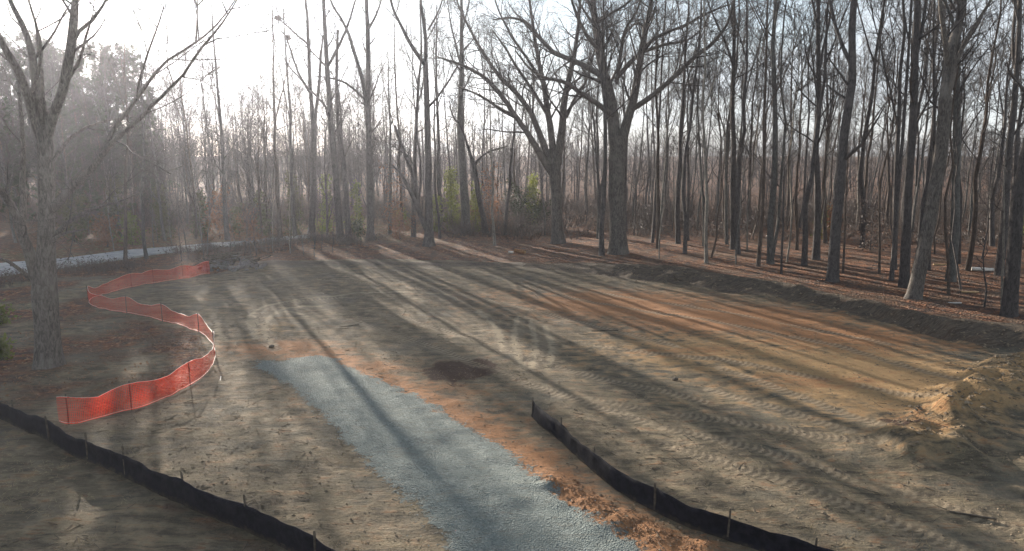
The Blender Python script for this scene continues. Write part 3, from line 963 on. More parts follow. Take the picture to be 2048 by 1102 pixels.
# bent sapling on the bank at right
b = at(1968, 614)
gt, gc = Geo(), Geo()
pp = smooth_path([(0, 0, -.1, .05), (.05, 0, .9, .045), (-.12, .1, 1.6, .035), (-.28, .1, 2.6, .025), (-.3, .05, 3.6, .012)], .2)
gt.tubes(pp[None, :, :3], pp[None, :, 3], 6)
crown_on(gc, resample(pp, n=8)[None, :, :3], resample(pp, n=8)[None, :, 3], 5, .8, .7, .5, 4, .4, 0)
tree_thing('bare_sapling', (gt.mesh('trunk'), gc.mesh('crown')), b, label='bent knee high kinked sapling on the bank near the right edge', cat='sapling')

# --- the woods behind: copies of a dozen grown kinds
protos = []
for q in range(10):
    h = random.uniform(19, 27)
    ms = slender(h, random.uniform(.12, .23), (random.uniform(-.04, .04), random.uniform(-.03, .03)), random.choice([1, 2, 3, 3]), random.uniform(.36, .6), 7, random.uniform(3, 4.6), 7, 5, .018, 7)
    protos.append(ms)
bushy = []
for q in range(4):                                         # smaller spreading trees, much finer twigs
    h = random.uniform(13, 18)
    ms = slender(h, random.uniform(.11, .17), (random.uniform(-.06, .06), 0), 5, .22, 9, 3.4, 7, 4, .02, 6, 1.5)
    bushy.append(ms)
thin = []
for q in range(4):
    ms = slender(random.uniform(8, 13), random.uniform(.045, .07), (random.uniform(-.06, .06), random.uniform(-.05, .05)), 1, .4, 6, 1.8, 5, 3, .03, 5, 1.0)
    thin.append(ms)
for q in range(4):                                         # tall poles drawn up by the shade
    thin.append(slender(random.uniform(15, 20), random.uniform(.06, .09), (random.uniform(-.05, .05), random.uniform(-.04, .04)), 2, .55, 5, 2.2, 6, 4, .03, 5, 1.2))

ZONE = [('trees', 'bare trees crowding the right woods'), ('trees', 'bare trees behind the clearing'), ('trees', 'hazy trees beyond the road'),
        ('twiggy trees', 'small twiggy trees at left'), ('saplings', 'saplings in the right woods'), ('saplings', 'saplings near the road')]
BARKS = [(M_BARK, 'dark grey'), (M_BROWN, 'brown'), (M_ASH, 'ash grey')]


def crowd_label(kind, hue, x, y, zone):
    u = 1024 + FPX * x / y
    if zone in (0, 4):
        where = 'close behind the largest oak' if u < 1380 else 'midway between largest oak and flared trunk' if u < 1560 else \
            'around the thick root flared trunk' if u < 1740 else 'around the leaning grey tree' if u < 1920 else 'by the right edge'
        rank = 'front' if y < 52 else 'middle' if y < 72 else 'deepest'
        return f'{kind} with {hue} bark, {rank} woods, {where}'
    if zone == 1:
        where = 'behind the twin trunks' if u < 780 else 'behind the yellow green saplings' if u < 1000 else 'behind the two big oaks'
    else:
        where = 'behind the many stemmed tree' if u < 200 else 'left of the rubble heap' if u < 400 else 'above the rubble heap and road end' if u < 560 else 'left of the twin trunks'
    return f'{kind} with {hue} bark, {"nearer" if y < 82 else "farther"}, {where}'


placed = [tuple(at(u, v)[:2]) for (u, v, *_) in EDGE]
first = {}


def plant(key, ms, x, y, zone, sc, mat=M_BARK, name='bare_tree', cat='tree', hue='dark grey', kind='tall bare tree'):
    lab = crowd_label(kind, hue, x, y, zone)
    z = float(height(x, y)) - .05
    rz = random.uniform(0, 6.28)
    if key not in first:
        first[key] = tree_thing(name, ms, (x, y, z), rz, sc, lab, ZONE[zone][1], mat, cat)
        return
    c = copy_tree(first[key])
    c.location = (x, y, z); c.rotation_euler = (0, 0, rz); c.scale = (sc, sc, sc)
    c['label'] = lab; c['group'] = ZONE[zone][1]


def plant_tall(x, y, zone, sc):
    k = random.randrange(10)
    plant(('p', k), protos[k], x, y, zone, sc, BARKS[k % 3][0], hue=BARKS[k % 3][1])


def plant_bushy(x, y, zone, sc):
    k = random.randrange(4)
    plant(('b', k), bushy[k], x, y, zone, sc, BARKS[k % 3][0], hue=BARKS[k % 3][1], kind='low twiggy tree')


def plant_thin(x, y, zone, k, sc=None):
    plant(('t', k), thin[k], x, y, zone, sc or random.uniform(.75, 1.15), M_PALE if k in (1, 5) else BARKS[k % 3][0], 'bare_sapling', 'sapling', 'pale' if k in (1, 5) else BARKS[k % 3][1], 'thin sapling' if k < 4 else 'slender pole')


def scatter(n, xr, yr, gap, ok, fn):
    k = tries = 0
    while k < n and tries < n * 60:
        tries += 1
        y = yr[0] + (yr[1] - yr[0]) * random.random() ** 1.0
        x = (xr[0] + (xr[1] - xr[0]) * ((k * .618034 + random.uniform(-.03, .03)) % 1)) * y      # spread evenly across the view
        if not ok(x, y): continue
        if any((x - a) ** 2 + (y - c) ** 2 < gap * gap for a, c in placed): continue
        placed.append((x, y)); k += 1
        fn(x, y)


def on_road(x, y, m=1.2):
    return abs(y - np.interp(x, RX, RY)) < 6 + m and x < -8 and y < 82 and y > np.interp(x, RX, RY) - m


woods_ok = lambda x, y: bank_b(x, y) > 3.5 and not on_road(x, y)
# right woods
scatter(78, (.12, .86), (40, 105), 2.0, lambda x, y: woods_ok(x, y) and y > np.interp(x, BX, BY) + 6, lambda x, y: plant_tall(x, y, 0, random.uniform(.85, 1.15)))
scatter(62, (.10, .86), (34, 90), 1.3, lambda x, y: woods_ok(x, y) and y > np.interp(x, BX, BY) + 5, lambda x, y: plant_thin(x, y, 4, random.choice((0, 1, 2, 3, 4, 4, 5, 5, 6, 6, 7, 7)), ))
# behind the clearing
scatter(34, (-.32, .14), (66, 112), 2.3, woods_ok, lambda x, y: plant_tall(x, y, 1, random.uniform(.75, 1.0)))
# left
scatter(26, (-.86, -.30), (74, 120), 2.4, lambda x, y: not on_road(x, y), lambda x, y: plant_tall(x, y, 2, random.uniform(.6, .82)))
scatter(58, (-.80, -.20), (62, 112), 1.8, lambda x, y: not on_road(x, y) and y > np.interp(x, RX, RY) - 3, lambda x, y: plant_bushy(x, y, 3, random.uniform(.75, 1.15)))
scatter(30, (-.62, -.26), (50, 70), 1.0, lambda x, y: not on_road(x, y, .5) and poly_sd(np.array([x]), np.array([y]), PAD)[0] < -2.0, lambda x, y: plant_thin(x, y, 5, random.randrange(4), random.uniform(.4, .8)))

# --- pines on the left skyline


def pine(h, r, crown0=.35, dens=1.0):
    P, Rr = trunk_line(h, (random.uniform(-.02, .02), 0), r=r, wob=.006)
    gt, gn = Geo(), Geo()
    gt.tubes(P, Rr, 7)
    b, br = grow(P, Rr, int(44 * dens), crown0, .99, 1.25, h * .20, 5, .3, .09, .10, .02, .3, .62)
    gt.tubes(b, br, 4)
    s, sr = grow(b, br, 5, .35, 1., .7, 1.3, 3, .5, .06, .15, .01)
    gt.tubes(s, sr, 3)
    tips = s[:, 1:].reshape(-1, 3)
    tips = np.concatenate([tips, tips + rng.normal(0, .12, tips.shape)])
    n = 22
    d = rng.normal(size=(len(tips), n, 3)); d[..., 2] += .35
    d /= np.linalg.norm(d, axis=2, keepdims=True)
    d *= rng.uniform(.22, .42, (len(tips), n, 1))
    gn.blades(np.repeat(tips, n, 0), d.reshape(-1, 3), .026)
    return gt.mesh('trunk'), gn.mesh('foliage')


pines = [pine(19, .2), pine(22, .23, .45), pine(16, .17, .25)]
PINES = [(60, 84, 0, 1.0), (120, 88, 1, .95), (178, 80, 0, .98), (232, 84, 1, .92), (275, 80, 2, 1.18), (305, 88, 0, .85), (20, 92, 1, .9), (150, 96, 2, 1.3), (205, 94, 1, .95), (-60, 84, 1, 1.0), (-130, 78, 0, 1.05), (-20, 76, 2, 1.1), (95, 76, 2, 1.2), (40, 98, 1, 1.05), (105, 100, 1, 1.1), (165, 90, 2, 1.3), (255, 96, 1, 1.0), (-200, 84, 1, 1.0), (-90, 94, 1, 1.1), (20, 70, 2, .8), (140, 72, 2, .85), (290, 100, 1, .95), (215, 73, 2, .8)]
PLAB = ['crowded', 'leftmost']
for q, (u, Y, k, sc) in enumerate(PINES):
    x = (u - 1024) / FPX * Y / 1.0
    key = ('pine', k)
    lab = ('tall' if sc * (19, 22, 16)[k] > 19 else 'shorter') + ' hazy pine ' + ('cut off by the left edge' if u < 0 else 'directly behind the many stemmed tree' if u < 110 else 'just right of the many stemmed tree' if u < 200 else 'at the right end of the pine clump') + (', front row' if Y < 82 else ', back row')
    if key in first:
        c = copy_tree(first[key])
    else:
        c = first[key] = tree_thing('pine_tree', pines[k], (0, 0, 0), names=('trunk', 'foliage'), mats=(M_PINEBARK, M_NEEDLE), label=lab, group='pines on the left skyline')
    c.location = (x, Y, float(height(x, Y)) - .05); c.rotation_euler = (0, 0, q * 1.7); c.scale = (sc, sc, sc)
    c['label'] = lab

# --- leafy saplings and thickets at the back of the clearing


def leafy(h, w, n, size, shape='cone', stems=1):
    gt, gl = Geo(), Geo()
    P, Rr = trunk_line(h * .95, (random.uniform(-.03, .03), 0), r=.02 + .006 * h, wob=.01, K=7)
    gt.tubes(P, Rr, 5)
    b, br = grow(P, Rr, int(9 + 3 * h), .12, .98, 1.05, w, 5, .45, .10, .10, .008, .3, .75 if shape == 'cone' else .3)
    gt.tubes(b, br, 3)
    pts = b[:, 1:].reshape(-1, 3)
    base = pts[rng.integers(0, len(pts), n)]
    gl.leaves(base + rng.normal(0, .16 if shape == 'cone' else .22, base.shape) * (.6 + .15 * h), size)
    return gt.mesh('stem'), gl.mesh('foliage')


def shrub(name, u, v, hpx, wpx, n, size, mat, label, cat, shape='cone', group=None):
    b = at(u, v)
    s = b[1] / FPX
    ms = leafy(hpx * s, wpx * .5 * s, n, size, shape)
    return tree_thing(name, ms, b, label=label, group=group, names=('stem', 'foliage'), mats=(M_TWIG, mat), cat=cat)


for (u, v, hp, wp, n, sz, mt, nm, lab, cat, shp) in [
    (905, 462, 130, 60, 2600, .10, M_EVERGREEN, 'evergreen_sapling', 'tall yellow green sapling glowing left of the thick straight trunk', 'sapling', 'cone'),
    (872, 464, 75, 34, 1200, .10, M_EVERGREEN, 'evergreen_sapling', 'bright green sapling hugging the right of the crooked twin tree', 'sapling', 'cone'),
    (952, 464, 100, 34, 1500, .10, M_EVERGREEN, 'evergreen_sapling', 'yellow green sapling between thick trunk and dark leaning tree', 'sapling', 'cone'),
    (1066, 455, 110, 44, 1700, .10, M_EVERGREEN, 'evergreen_sapling', 'green sapling left of the broad oak with flared base', 'sapling', 'cone'),
    (655, 470, 125, 46, 1500, .11, M_EVERGREEN, 'evergreen_sapling', 'hazy green sapling just left of the twin trunks', 'sapling', 'cone'),
    (716, 462, 100, 44, 1200, .11, M_EVERGREEN, 'evergreen_sapling', 'hazy green sapling between the twin trunks and crossing stem tree', 'sapling', 'cone'),
    (800, 452, 22, 46, 700, .09, M_EVERGREEN, 'low_shrub', 'low bright yellow green bush left of the crooked twin tree', 'shrub', 'round'),
    (715, 480, 34, 46, 800, .09, M_HOLLY, 'low_shrub', 'low dark green bush at the foot of the twin trunks', 'shrub', 'round'),
    (1040, 452, 66, 120, 2600, .11, M_HOLLY, 'dark_thicket', 'dark evergreen thicket behind the cut log', 'shrub', 'round'),
    (1078, 460, 50, 60, 1200, .11, M_HOLLY, 'dark_thicket', 'dark low thicket left of the flared oak base', 'shrub', 'round'),
    (792, 470, 135, 60, 900, .09, M_RUSSET, 'russet_tree', 'small tree with reddish dry leaves left of the crooked twin tree', 'tree', 'round'),
    (985, 462, 120, 60, 1300, .09, M_RUSSET, 'russet_tree', 'rust leaved small beech right of the dark leaning tree', 'tree', 'round'),
    (800, 478, 50, 70, 1100, .07, M_RUSSET, 'low_shrub', 'low rust coloured brush beside the low yellow green bush', 'shrub', 'round'),
    (945, 462, 40, 36, 600, .08, M_RUSSET, 'low_shrub', 'rusty low brush at the foot of the thick straight trunk', 'shrub', 'round'),
    (440, 478, 95, 80, 1400, .10, M_RUSSET, 'russet_tree', 'hazy dull red leaved tree behind the rubble heap', 'tree', 'round'),
    (265, 490, 60, 60, 1100, .10, M_EVERGREEN, 'low_shrub', 'hazy olive shrub across the road at left', 'shrub', 'round'),
    (215, 494, 52, 70, 1100, .10, M_RUSSET, 'low_shrub', 'hazy brown shrub across the road left of the olive shrub', 'shrub', 'round'),
    (500, 490, 70, 70, 1200, .08, M_RUSSET, 'low_shrub', 'pinkish brown brush at the end of the road', 'shrub', 'round'),
    (1660, 480, 66, 50, 800, .10, M_RUSSET, 'low_shrub', 'dull red brush behind the thick trunk with pale root flare', 'shrub', 'round'),
    (1740, 500, 100, 90, 600, .09, M_BRUSH, 'russet_tree', 'small brown leaved tree in the shade of the right woods', 'tree', 'round'),
    (1640, 476, 60, 30, 600, .10, M_EVERGREEN, 'low_shrub', 'yellowish green brush deep in the right woods', 'shrub', 'round'),
    (232, 478, 130, 80, 1500, .13, M_OLIVE, 'evergreen_sapling', 'hazy olive evergreen behind the road, right of the many stemmed tree', 'sapling', 'cone'),
    (330, 476, 110, 80, 1300, .13, M_OLIVE, 'evergreen_sapling', 'hazy olive evergreen behind the middle of the visible road', 'sapling', 'cone'),
    (150, 484, 90, 90, 1300, .13, M_OLIVE, 'low_shrub', 'wide hazy olive bush behind the many stemmed tree', 'shrub', 'round'),
    (405, 472, 90, 60, 1200, .12, M_OLIVE, 'evergreen_sapling', 'dull olive evergreen left of the dull red leaved tree', 'sapling', 'cone'),
    (520, 470, 90, 60, 1200, .12, M_OLIVE, 'evergreen_sapling', 'hazy olive evergreen above the far end of the road', 'sapling', 'cone'),
    (592, 470, 130, 60, 1300, .12, M_OLIVE, 'evergreen_sapling', 'tall dull olive evergreen left of the V split tree', 'sapling', 'cone'),
    (480, 474, 55, 70, 900, .12, M_OLIVE, 'low_shrub', 'low olive bush beyond the road behind the rubble heap', 'shrub', 'round'),
    (2052, 480, 190, 70, 1500, .10, M_EVERGREEN, 'evergreen_sapling', 'green sapling cut off by the right edge of the woods', 'sapling', 'cone'),
]:
    shrub(nm, u, v, hp, wp, n, sz, mt, lab, cat, shp)
shrub('leafy_shrub', 4, 720, 36, 60, 300, .11, M_EVERGREEN, 'pale green leafy shrub at the left frame edge', 'shrub', 'round')
shrub('leafy_shrub', 2, 648, 30, 50, 260, .10, M_EVERGREEN, 'small pale green shrub farther back at the left frame edge', 'shrub', 'round')

# --- the far woods and the undergrowth read as masses
gw = Geo()
NF = 1650
fy_ = 105 + 190 * rng.random(NF) ** 1.1
fx_ = rng.uniform(-.95, .95, NF) * fy_
fz_ = height(fx_, fy_)
hh = rng.uniform(6, 13.5, NF) + 4.5 * (1 - sstep(fx_ / fy_, -.15, .05)) * rng.random(NF)
K = 4
t = np.linspace(0, 1, K)
lean = rng.normal(0, .05, (NF, 2))
P = np.stack([fx_[:, None] + lean[:, :1] * hh[:, None] * t, fy_[:, None] + lean[:, 1:] * hh[:, None] * t, fz_[:, None] - .3 + hh[:, None] * t], -1)
Rr = np.maximum(.02, (.012 * hh)[:, None] * np.linspace(1, .15, K)[None])
gw.tubes(P, Rr, 4)
b, br = grow(P, Rr, 13, .15, 1., .75, 4.2, 3, .45, .10, .12, .03)
gw.tubes(b, br, 3)
w, wr = grow(b, br, 4, .3, 1., .7, 1.9, 2, .5, .05, .1, .022)
gw.blades(w[:, 0], w[:, -1] - w[:, 0], wr[:, 0] * 1.3)
tag(link('far_woods', gw.mesh('far_woods'), M_TWIG), 'distant bare woods fading into the haze behind the tall trees', 'woods', kind='stuff')

gu, gl = Geo(), Geo()
NB = 1900
by_ = rng.uniform(58, 104, NB)
bx_ = rng.uniform(-.86, .88, NB) * by_
keep = (bank_b(bx_, by_) > 9) & ~((np.abs(by_ - np.interp(bx_, RX, RY) - 3) < 9) & (bx_ < -8)) & (by_ > 66 - .22 * bx_)
bx_, by_ = bx_[keep], by_[keep]
hb = rng.uniform(.7, 4.2, len(bx_)) * sstep(by_, 58, 84) + .3
ex_ = rng.uniform(-34, -13, 240); ey_ = np.interp(ex_, RX, RY) - .6 - 9 * rng.random(240) ** 1.6
k_ = (poly_sd(ex_, ey_, PAD) < -1.2) & (vnoise(ex_ * .35, ey_ * .35, 97) > -.08)
bx_, by_ = np.r_[bx_, ex_[k_]], np.r_[by_, ey_[k_]]
hb = np.r_[hb, rng.uniform(.2, .8, k_.sum())]
bz_ = height(bx_, by_)
ns = 12
S = np.repeat(np.stack([bx_, by_, bz_ - .05], 1), ns, 0)
S[:, :2] += rng.normal(0, .55, (len(S), 2))
D = rng.normal(0, .38, (len(S), 3)); D[:, 2] = 1
D *= (np.repeat(hb, ns) * rng.uniform(.5, 1.15, len(S)))[:, None]
P = np.stack([S, S + D * .5 + rng.normal(0, .08, S.shape), S + D], 1)
gu.tubes(P, np.stack([np.full(len(S), .022), np.full(len(S), .016), np.full(len(S), .006)], 1), 3)
w, wr = grow(P, np.full(P.shape[:2], .012), 4, .3, 1., .8, .7, 2, .8, .05, .1, .009)
gu.blades(w[:, 0], w[:, -1] - w[:, 0], .013)
tips = w[:, -1]
sel = rng.random(len(tips)) < .45
gu.leaves(tips[sel] + rng.normal(0, .1, (sel.sum(), 3)), .07)
tag(link('undergrowth', gu.mesh('undergrowth'), M_BRUSH), 'brown twiggy undergrowth filling the woods below the trunks', 'undergrowth', kind='stuff')

# ------------------------------------------------------------------ black silt fences


def silt_fence(name, label, uv, post_uv, hgt, mat=M_SILT):
    ps = smooth_path([tuple(at(u, v)[:2]) for u, v in uv], .12)
    n = len(ps)
    L = np.r_[0, np.cumsum(np.linalg.norm(np.diff(ps, axis=0), axis=1))]
    posts = []
    for u, v in post_uv:
        q = at(u, v)[:2]
        posts.append(L[np.argmin(np.hypot(ps[:, 0] - q[0], ps[:, 1] - q[1]))])
    posts = sorted(posts)
    e = empty(name, (*ps[0], float(height(*ps[0]))))
    tag(e, label, 'silt fence')
    o = np.array(e.location)
    T = np.gradient(ps, axis=0); T /= np.linalg.norm(T, axis=1, keepdims=True)
    Nn = np.stack([T[:, 1], -T[:, 0]], 1)
    pd = np.min(np.abs(L[:, None] - np.array(posts)[None]), 1)
    sag = .05 * sstep(pd, 0, 1.2) * (.6 + .8 * (vnoise(L * .7, L * 0 + 3, 2) + .5)) + .03 * vnoise(L * 2.1, L * 0, 4)
    top = hgt * (1 + .12 * vnoise(L * .35, L * 0 + 9, 6)) - sag
    zg = height(ps[:, 0], ps[:, 1])
    rowsn = 6
    hv = np.linspace(0, 1, rowsn)
    bel = .09 * np.sin(np.pi * hv)[None] * (vnoise(L * .8, L * 0 + 5, 8)[:, None] * 1.6 + .25)
    wr = .022 * np.stack([vnoise(L * 3.2 + 2 * h_, L * 0 + 4 * h_, 12) for h_ in hv], 1)
    lean = -.10 * hv[None] * (vnoise(L * .5, L * 0 + 1, 14)[:, None] + .3)
    fold = .035 * np.exp(-(pd / .10) ** 2)[:, None] * np.sin(L * 46)[:, None] * hv[None] + .012 * np.sin(L * 9 + 5 * vnoise(L * .9, L * 0, 17))[:, None] * hv[None]
    off = bel + wr + lean + fold
    side = []
    for s_ in (-.006, .006):
        x = ps[:, None, 0] + Nn[:, None, 0] * (off + s_); y = ps[:, None, 1] + Nn[:, None, 1] * (off + s_)
        z = zg[:, None] - .06 + hv[None] * (top + .06)[:, None]
        side.append(np.stack([x, y, z], -1))
    ring = np.concatenate([side[0], side[1][:, ::-1]], 1)              # closed cross-section
    m = rowsn * 2
    k = np.arange(n - 1)[:, None] * m; j = np.arange(m)[None]; j2 = (j + 1) % m
    gf = Geo()
    Q = np.stack([k + j, k + m + j, k + m + j2, k + j2], -1)
    gf.add(ring - o, Q)
    end = np.array([[0 + i, m - 1 - i, m - 2 - i, i + 1] for i in range(rowsn - 1)])
    gf.q.append(end); gf.q.append(end[:, ::-1] + (n - 1) * m)
    me = gf.mesh('fabric')
    hat = np.tile(np.r_[hv, hv[::-1]], n)
    a_ = me.attributes.new('height_up', 'FLOAT', 'POINT'); a_.data.foreach_set('value', hat.astype(np.float32))
    link('fabric', me, mat, e)
    for s_ in posts:
        i = int(np.argmin(np.abs(L - s_)))
        gp = Geo()
        h = hgt + random.uniform(.08, .24)
        tl = np.array([random.uniform(-.05, .05), random.uniform(-.05, .05)])
        c = np.array([*(ps[i] - Nn[i] * .04), zg[i]]) - o
        a = math.atan2(T[i, 1], T[i, 0])
        ca, sa = math.cos(a), math.sin(a)
        V = []
        for z, w in ((-.2, .019), (h * .5, .019), (h - .05, .018), (h, .010)):
            for dx, dy in ((-1, -1), (1, -1), (1, 1), (-1, 1)):
                V.append(c + np.array([(dx * ca - dy * sa) * w + tl[0] * z, (dx * sa + dy * ca) * w + tl[1] * z, z]))
        Q = [(r * 4 + i_, r * 4 + (i_ + 1) % 4, r * 4 + 4 + (i_ + 1) % 4, r * 4 + 4 + i_) for r in range(3) for i_ in range(4)] + [(12, 13, 14, 15)]
        gp.add(V, Q)
        link('stake', gp.mesh('stake', False), M_STAKE, e)
    return e


silt_fence('silt_fence', 'black silt fence curving along the lower left below the orange netting',
           [(-90, 798), (0, 838), (60, 866), (125, 899), (190, 930), (250, 956), (310, 985), (367, 1011), (430, 1036), (492, 1061), (560, 1092), (640, 1135), (730, 1190)],
           [(-60, 812), (24, 849), (97, 884), (175, 922), (250, 956), (367, 1011), (492, 1061), (630, 1129)], .60)
silt_fence('silt_fence', 'black silt fence on the right of the gravel drive, its end standing up',
           [(1062, 833), (1089, 857), (1119, 880), (1150, 910), (1184, 942), (1234, 981), (1284, 1011), (1344, 1041), (1414, 1068), (1474, 1088), (1540, 1110), (1640, 1145), (1760, 1190)],
           [(1062, 833), (1119, 880), (1184, 942), (1304, 1022), (1459, 1083), (1620, 1140)], .54)

# ------------------------------------------------------------------ orange safety netting
ORANGE_UV = [(119, 846), (148, 853), (197, 839), (241, 825), (278, 818), (327, 799), (364, 781), (395, 764), (423, 739), (433, 712), (426, 688), (413, 675), (401, 665), (370, 654), (327, 643), (278, 631), (228, 623), (191, 616), (175, 606), (186, 595), (234, 581), (278, 572), (355, 560), (420, 547)]
ps = smooth_path([tuple(at(u, v)[:2]) for u, v in ORANGE_UV], .05)
L = np.r_[0, np.cumsum(np.linalg.norm(np.diff(ps, axis=0), axis=1))]
n = len(ps)
zg = height(ps[:, 0], ps[:, 1])
e = tag(empty('safety_netting', (*ps[0], zg[0])), 'orange safety netting winding in an S around the many stemmed tree', 'safety fence')
o = np.array(e.location)
T = np.gradient(ps, axis=0); T /= np.linalg.norm(T, axis=1, keepdims=True)
Nn = np.stack([T[:, 1], -T[:, 0]], 1)
post_uv = [(133, 851), (263, 822), (382, 771), (433, 706), (401, 665), (327, 643), (253, 628), (176, 604), (262, 575), (310, 567), (370, 558), (418, 548)]
pl = np.array(sorted(L[np.argmin(np.hypot(ps[:, 0] - q[0], ps[:, 1] - q[1]))] for q in [at(u, v)[:2] for u, v in post_uv]))
pd = np.min(np.abs(L[:, None] - pl[None]), 1)
NH = .86
topz = NH - .22 * sstep(pd, 0, 1.3) * (.5 + (vnoise(L * .5, L * 0, 3) + .5)) + .02 * vnoise(L * 2, L * 0, 7)
botz = .03 + .03 * (vnoise(L * 1.1, L * 0 + 3, 5) + .5)
ROWS = 16
hv = np.linspace(0, 1, ROWS)


def net_point(i, h):
    """world position of the net at path index i and height fraction h"""
    off = .05 * np.sin(np.pi * h) * (vnoise(L[i] * .9, L[i] * 0 + 2, 8) * 2) + .03 * vnoise(L[i] * 2.3, h * 2.5, 9)
    z = zg[i] + botz[i] + h * (topz[i] - botz[i])
    return np.stack([ps[i, 0] + Nn[i, 0] * off, ps[i, 1] + Nn[i, 1] * off, z], -1) - o


gn = Geo()
I = np.arange(n)
for k, h in enumerate(hv):                                             # horizontal bars
    w = .015 / NH if k in (0, ROWS - 1) else .0044 / NH
    a = net_point(I, np.full(n, h - w)); b = net_point(I, np.full(n, h + w))
    V = np.stack([a, b], 1).reshape(-1, 3)
    j = np.arange(n - 1) * 2
    gn.add(V, np.stack([j, j + 2, j + 3, j + 1], 1))
h2 = np.linspace(0, 1, 10)
II, HH = np.meshgrid(I[:-1], h2, indexing='ij')
a = net_point(II, HH)
tv3 = np.concatenate([T[II], np.zeros(II.shape + (1,))], -1) * .0042
nn3 = np.concatenate([Nn[II], np.zeros(II.shape + (1,))], -1) * .0015
V = np.stack([a - tv3 + nn3, a + tv3 + nn3], 2)
k = np.arange(n - 1)[:, None] * 20; j = np.arange(9)[None] * 2
gn.add(V, np.stack([k + j, k + j + 1, k + j + 3, k + j + 2], -1))
link('netting', gn.mesh('netting', False), M_ORANGE, e)
for h in (0.0, 1.0):
    gc_ = Geo()
    c = net_point(I[::3], np.full(len(I[::3]), h)); c[:, 2] += .012
    gc_.tubes(c[None], np.full((1, len(c)), .008), 5)
    link('edge_cord', gc_.mesh('edge_cord'), M_CORD, e)
for s_ in pl:
    i = int(np.argmin(np.abs(L - s_)))
    gp = Geo()
    h = NH + random.uniform(.04, .14)
    c = np.array([ps[i, 0] - Nn[i, 0] * .035, ps[i, 1] - Nn[i, 1] * .035, zg[i]]) - o
    gp.box(c + np.array([0, 0, h / 2 - .15]), (.034, .010, h + .3))       # T-section post
    gp.box(c + np.array([0, .014, h / 2 - .152]), (.012, .024, h + .29))
    link('post', gp.mesh('post', False), M_STEEL, e)

# ------------------------------------------------------------------ rubble heap, logs and other debris


def rock_mesh(seed):
    r_ = np.random.default_rng(seed)
    ph = (1 + 5 ** .5) / 2
    V = np.array([(-1, ph, 0), (1, ph, 0), (-1, -ph, 0), (1, -ph, 0), (0, -1, ph), (0, 1, ph), (0, -1, -ph), (0, 1, -ph), (ph, 0, -1), (ph, 0, 1), (-ph, 0, -1), (-ph, 0, 1)], float) / 1.9
    F = [(0, 11, 5), (0, 5, 1), (0, 1, 7), (0, 7, 10), (0, 10, 11), (1, 5, 9), (5, 11, 4), (11, 10, 2), (10, 7, 6), (7, 1, 8), (3, 9, 4), (3, 4, 2), (3, 2, 6), (3, 6, 8), (3, 8, 9), (4, 9, 5), (2, 4, 11), (6, 2, 10), (8, 6, 7), (9, 8, 1)]
    V = V * r_.uniform(.7, 1.25, (12, 1))
    return mesh_from('stone', V, None, F, False)


rocks = [rock_mesh(k) for k in range(6)]
b = at(452, 540)
e = tag(empty('rubble_heap', b), 'heap of grey broken stone and dead branches behind the orange netting', 'rubble heap')
for k in range(120):
    u_, rr = random.uniform(0, 6.28), random.random() ** .6
    x, y = 2.3 * rr * math.cos(u_), 1.5 * rr * math.sin(u_)
    top = .85 * max(0, 1 - rr ** 1.4)
    o_ = link('stone', rocks[k % 6], M_STONE, e)
    s_ = random.uniform(.09, .26)
    o_.location = (x, y + .8, float(height(b[0] + x, b[1] + y + .8)) - b[2] + top * random.uniform(.82, 1.0) + .04)
    o_.scale = (s_ * random.uniform(.9, 1.7), s_, s_ * random.uniform(.45, .85))
    o_.rotation_euler = (random.uniform(-.5, .5), random.uniform(-.5, .5), random.uniform(0, 6))
for k in range(60):
    gs = Geo()
    u_ = random.uniform(0, 6.28)
    x, y = random.uniform(-1.9, 1.9), random.uniform(-.8, .8)
    Ls = random.uniform(.8, 2.2)
    top = .85 * max(0, 1 - math.hypot(x / 2.3, y / 1.5) ** 1.4) + random.uniform(.1, .34)
    p0 = np.array([0, 0, 0.]); d = np.array([math.cos(u_), math.sin(u_), random.uniform(-.35, .15)])
    pp = np.stack([p0 + d * Ls * q + rng.normal(0, .05, 3) for q in (-.5, -.2, .15, .5)])
    gs.tubes(pp[None], np.array([[.05, .045, .035, .015]]) * random.uniform(.6, 1.3), 6)
    o_ = link('dead_branch', gs.mesh('dead_branch'), M_STAKE, e)
    o_.location = (x, y + .8, float(height(b[0] + x, b[1] + y + .8)) - b[2] + top)


def log(name, label, u, v, length, r, rz, bark, cut, tilt=0.0, cat='log'):
    b = at(u, v)
    e = tag(empty(name, b, rz), label, cat)
    gs = Geo()
    K = 6
    P = np.stack([np.linspace(-length / 2, length / 2, K), rng.normal(0, r * .08, K), np.full(K, r * .85) + np.linspace(-.5, .5, K) * tilt], 1)
    gs.tubes(P[None], (r * rng.uniform(.92, 1.06, (1, K))), 12, .03)
    link('bark', gs.mesh('bark'), bark, e)
    for k in (0, -1):
        ge = Geo()
        th = np.arange(12) / 12 * 2 * np.pi
        sg = 1 if k else -1
        rim = P[k] + np.stack([np.full(12, .004 * sg), np.cos(th) * r * .9, np.sin(th) * r * .9], 1)
        ge.add(np.concatenate([rim, [P[k] + np.array([.012 * sg, 0, 0])]]), None, [(i, (i + 1) % 12, 12) for i in range(12)])
        link('cut_end', ge.mesh('cut_end'), cut, e)
    return e


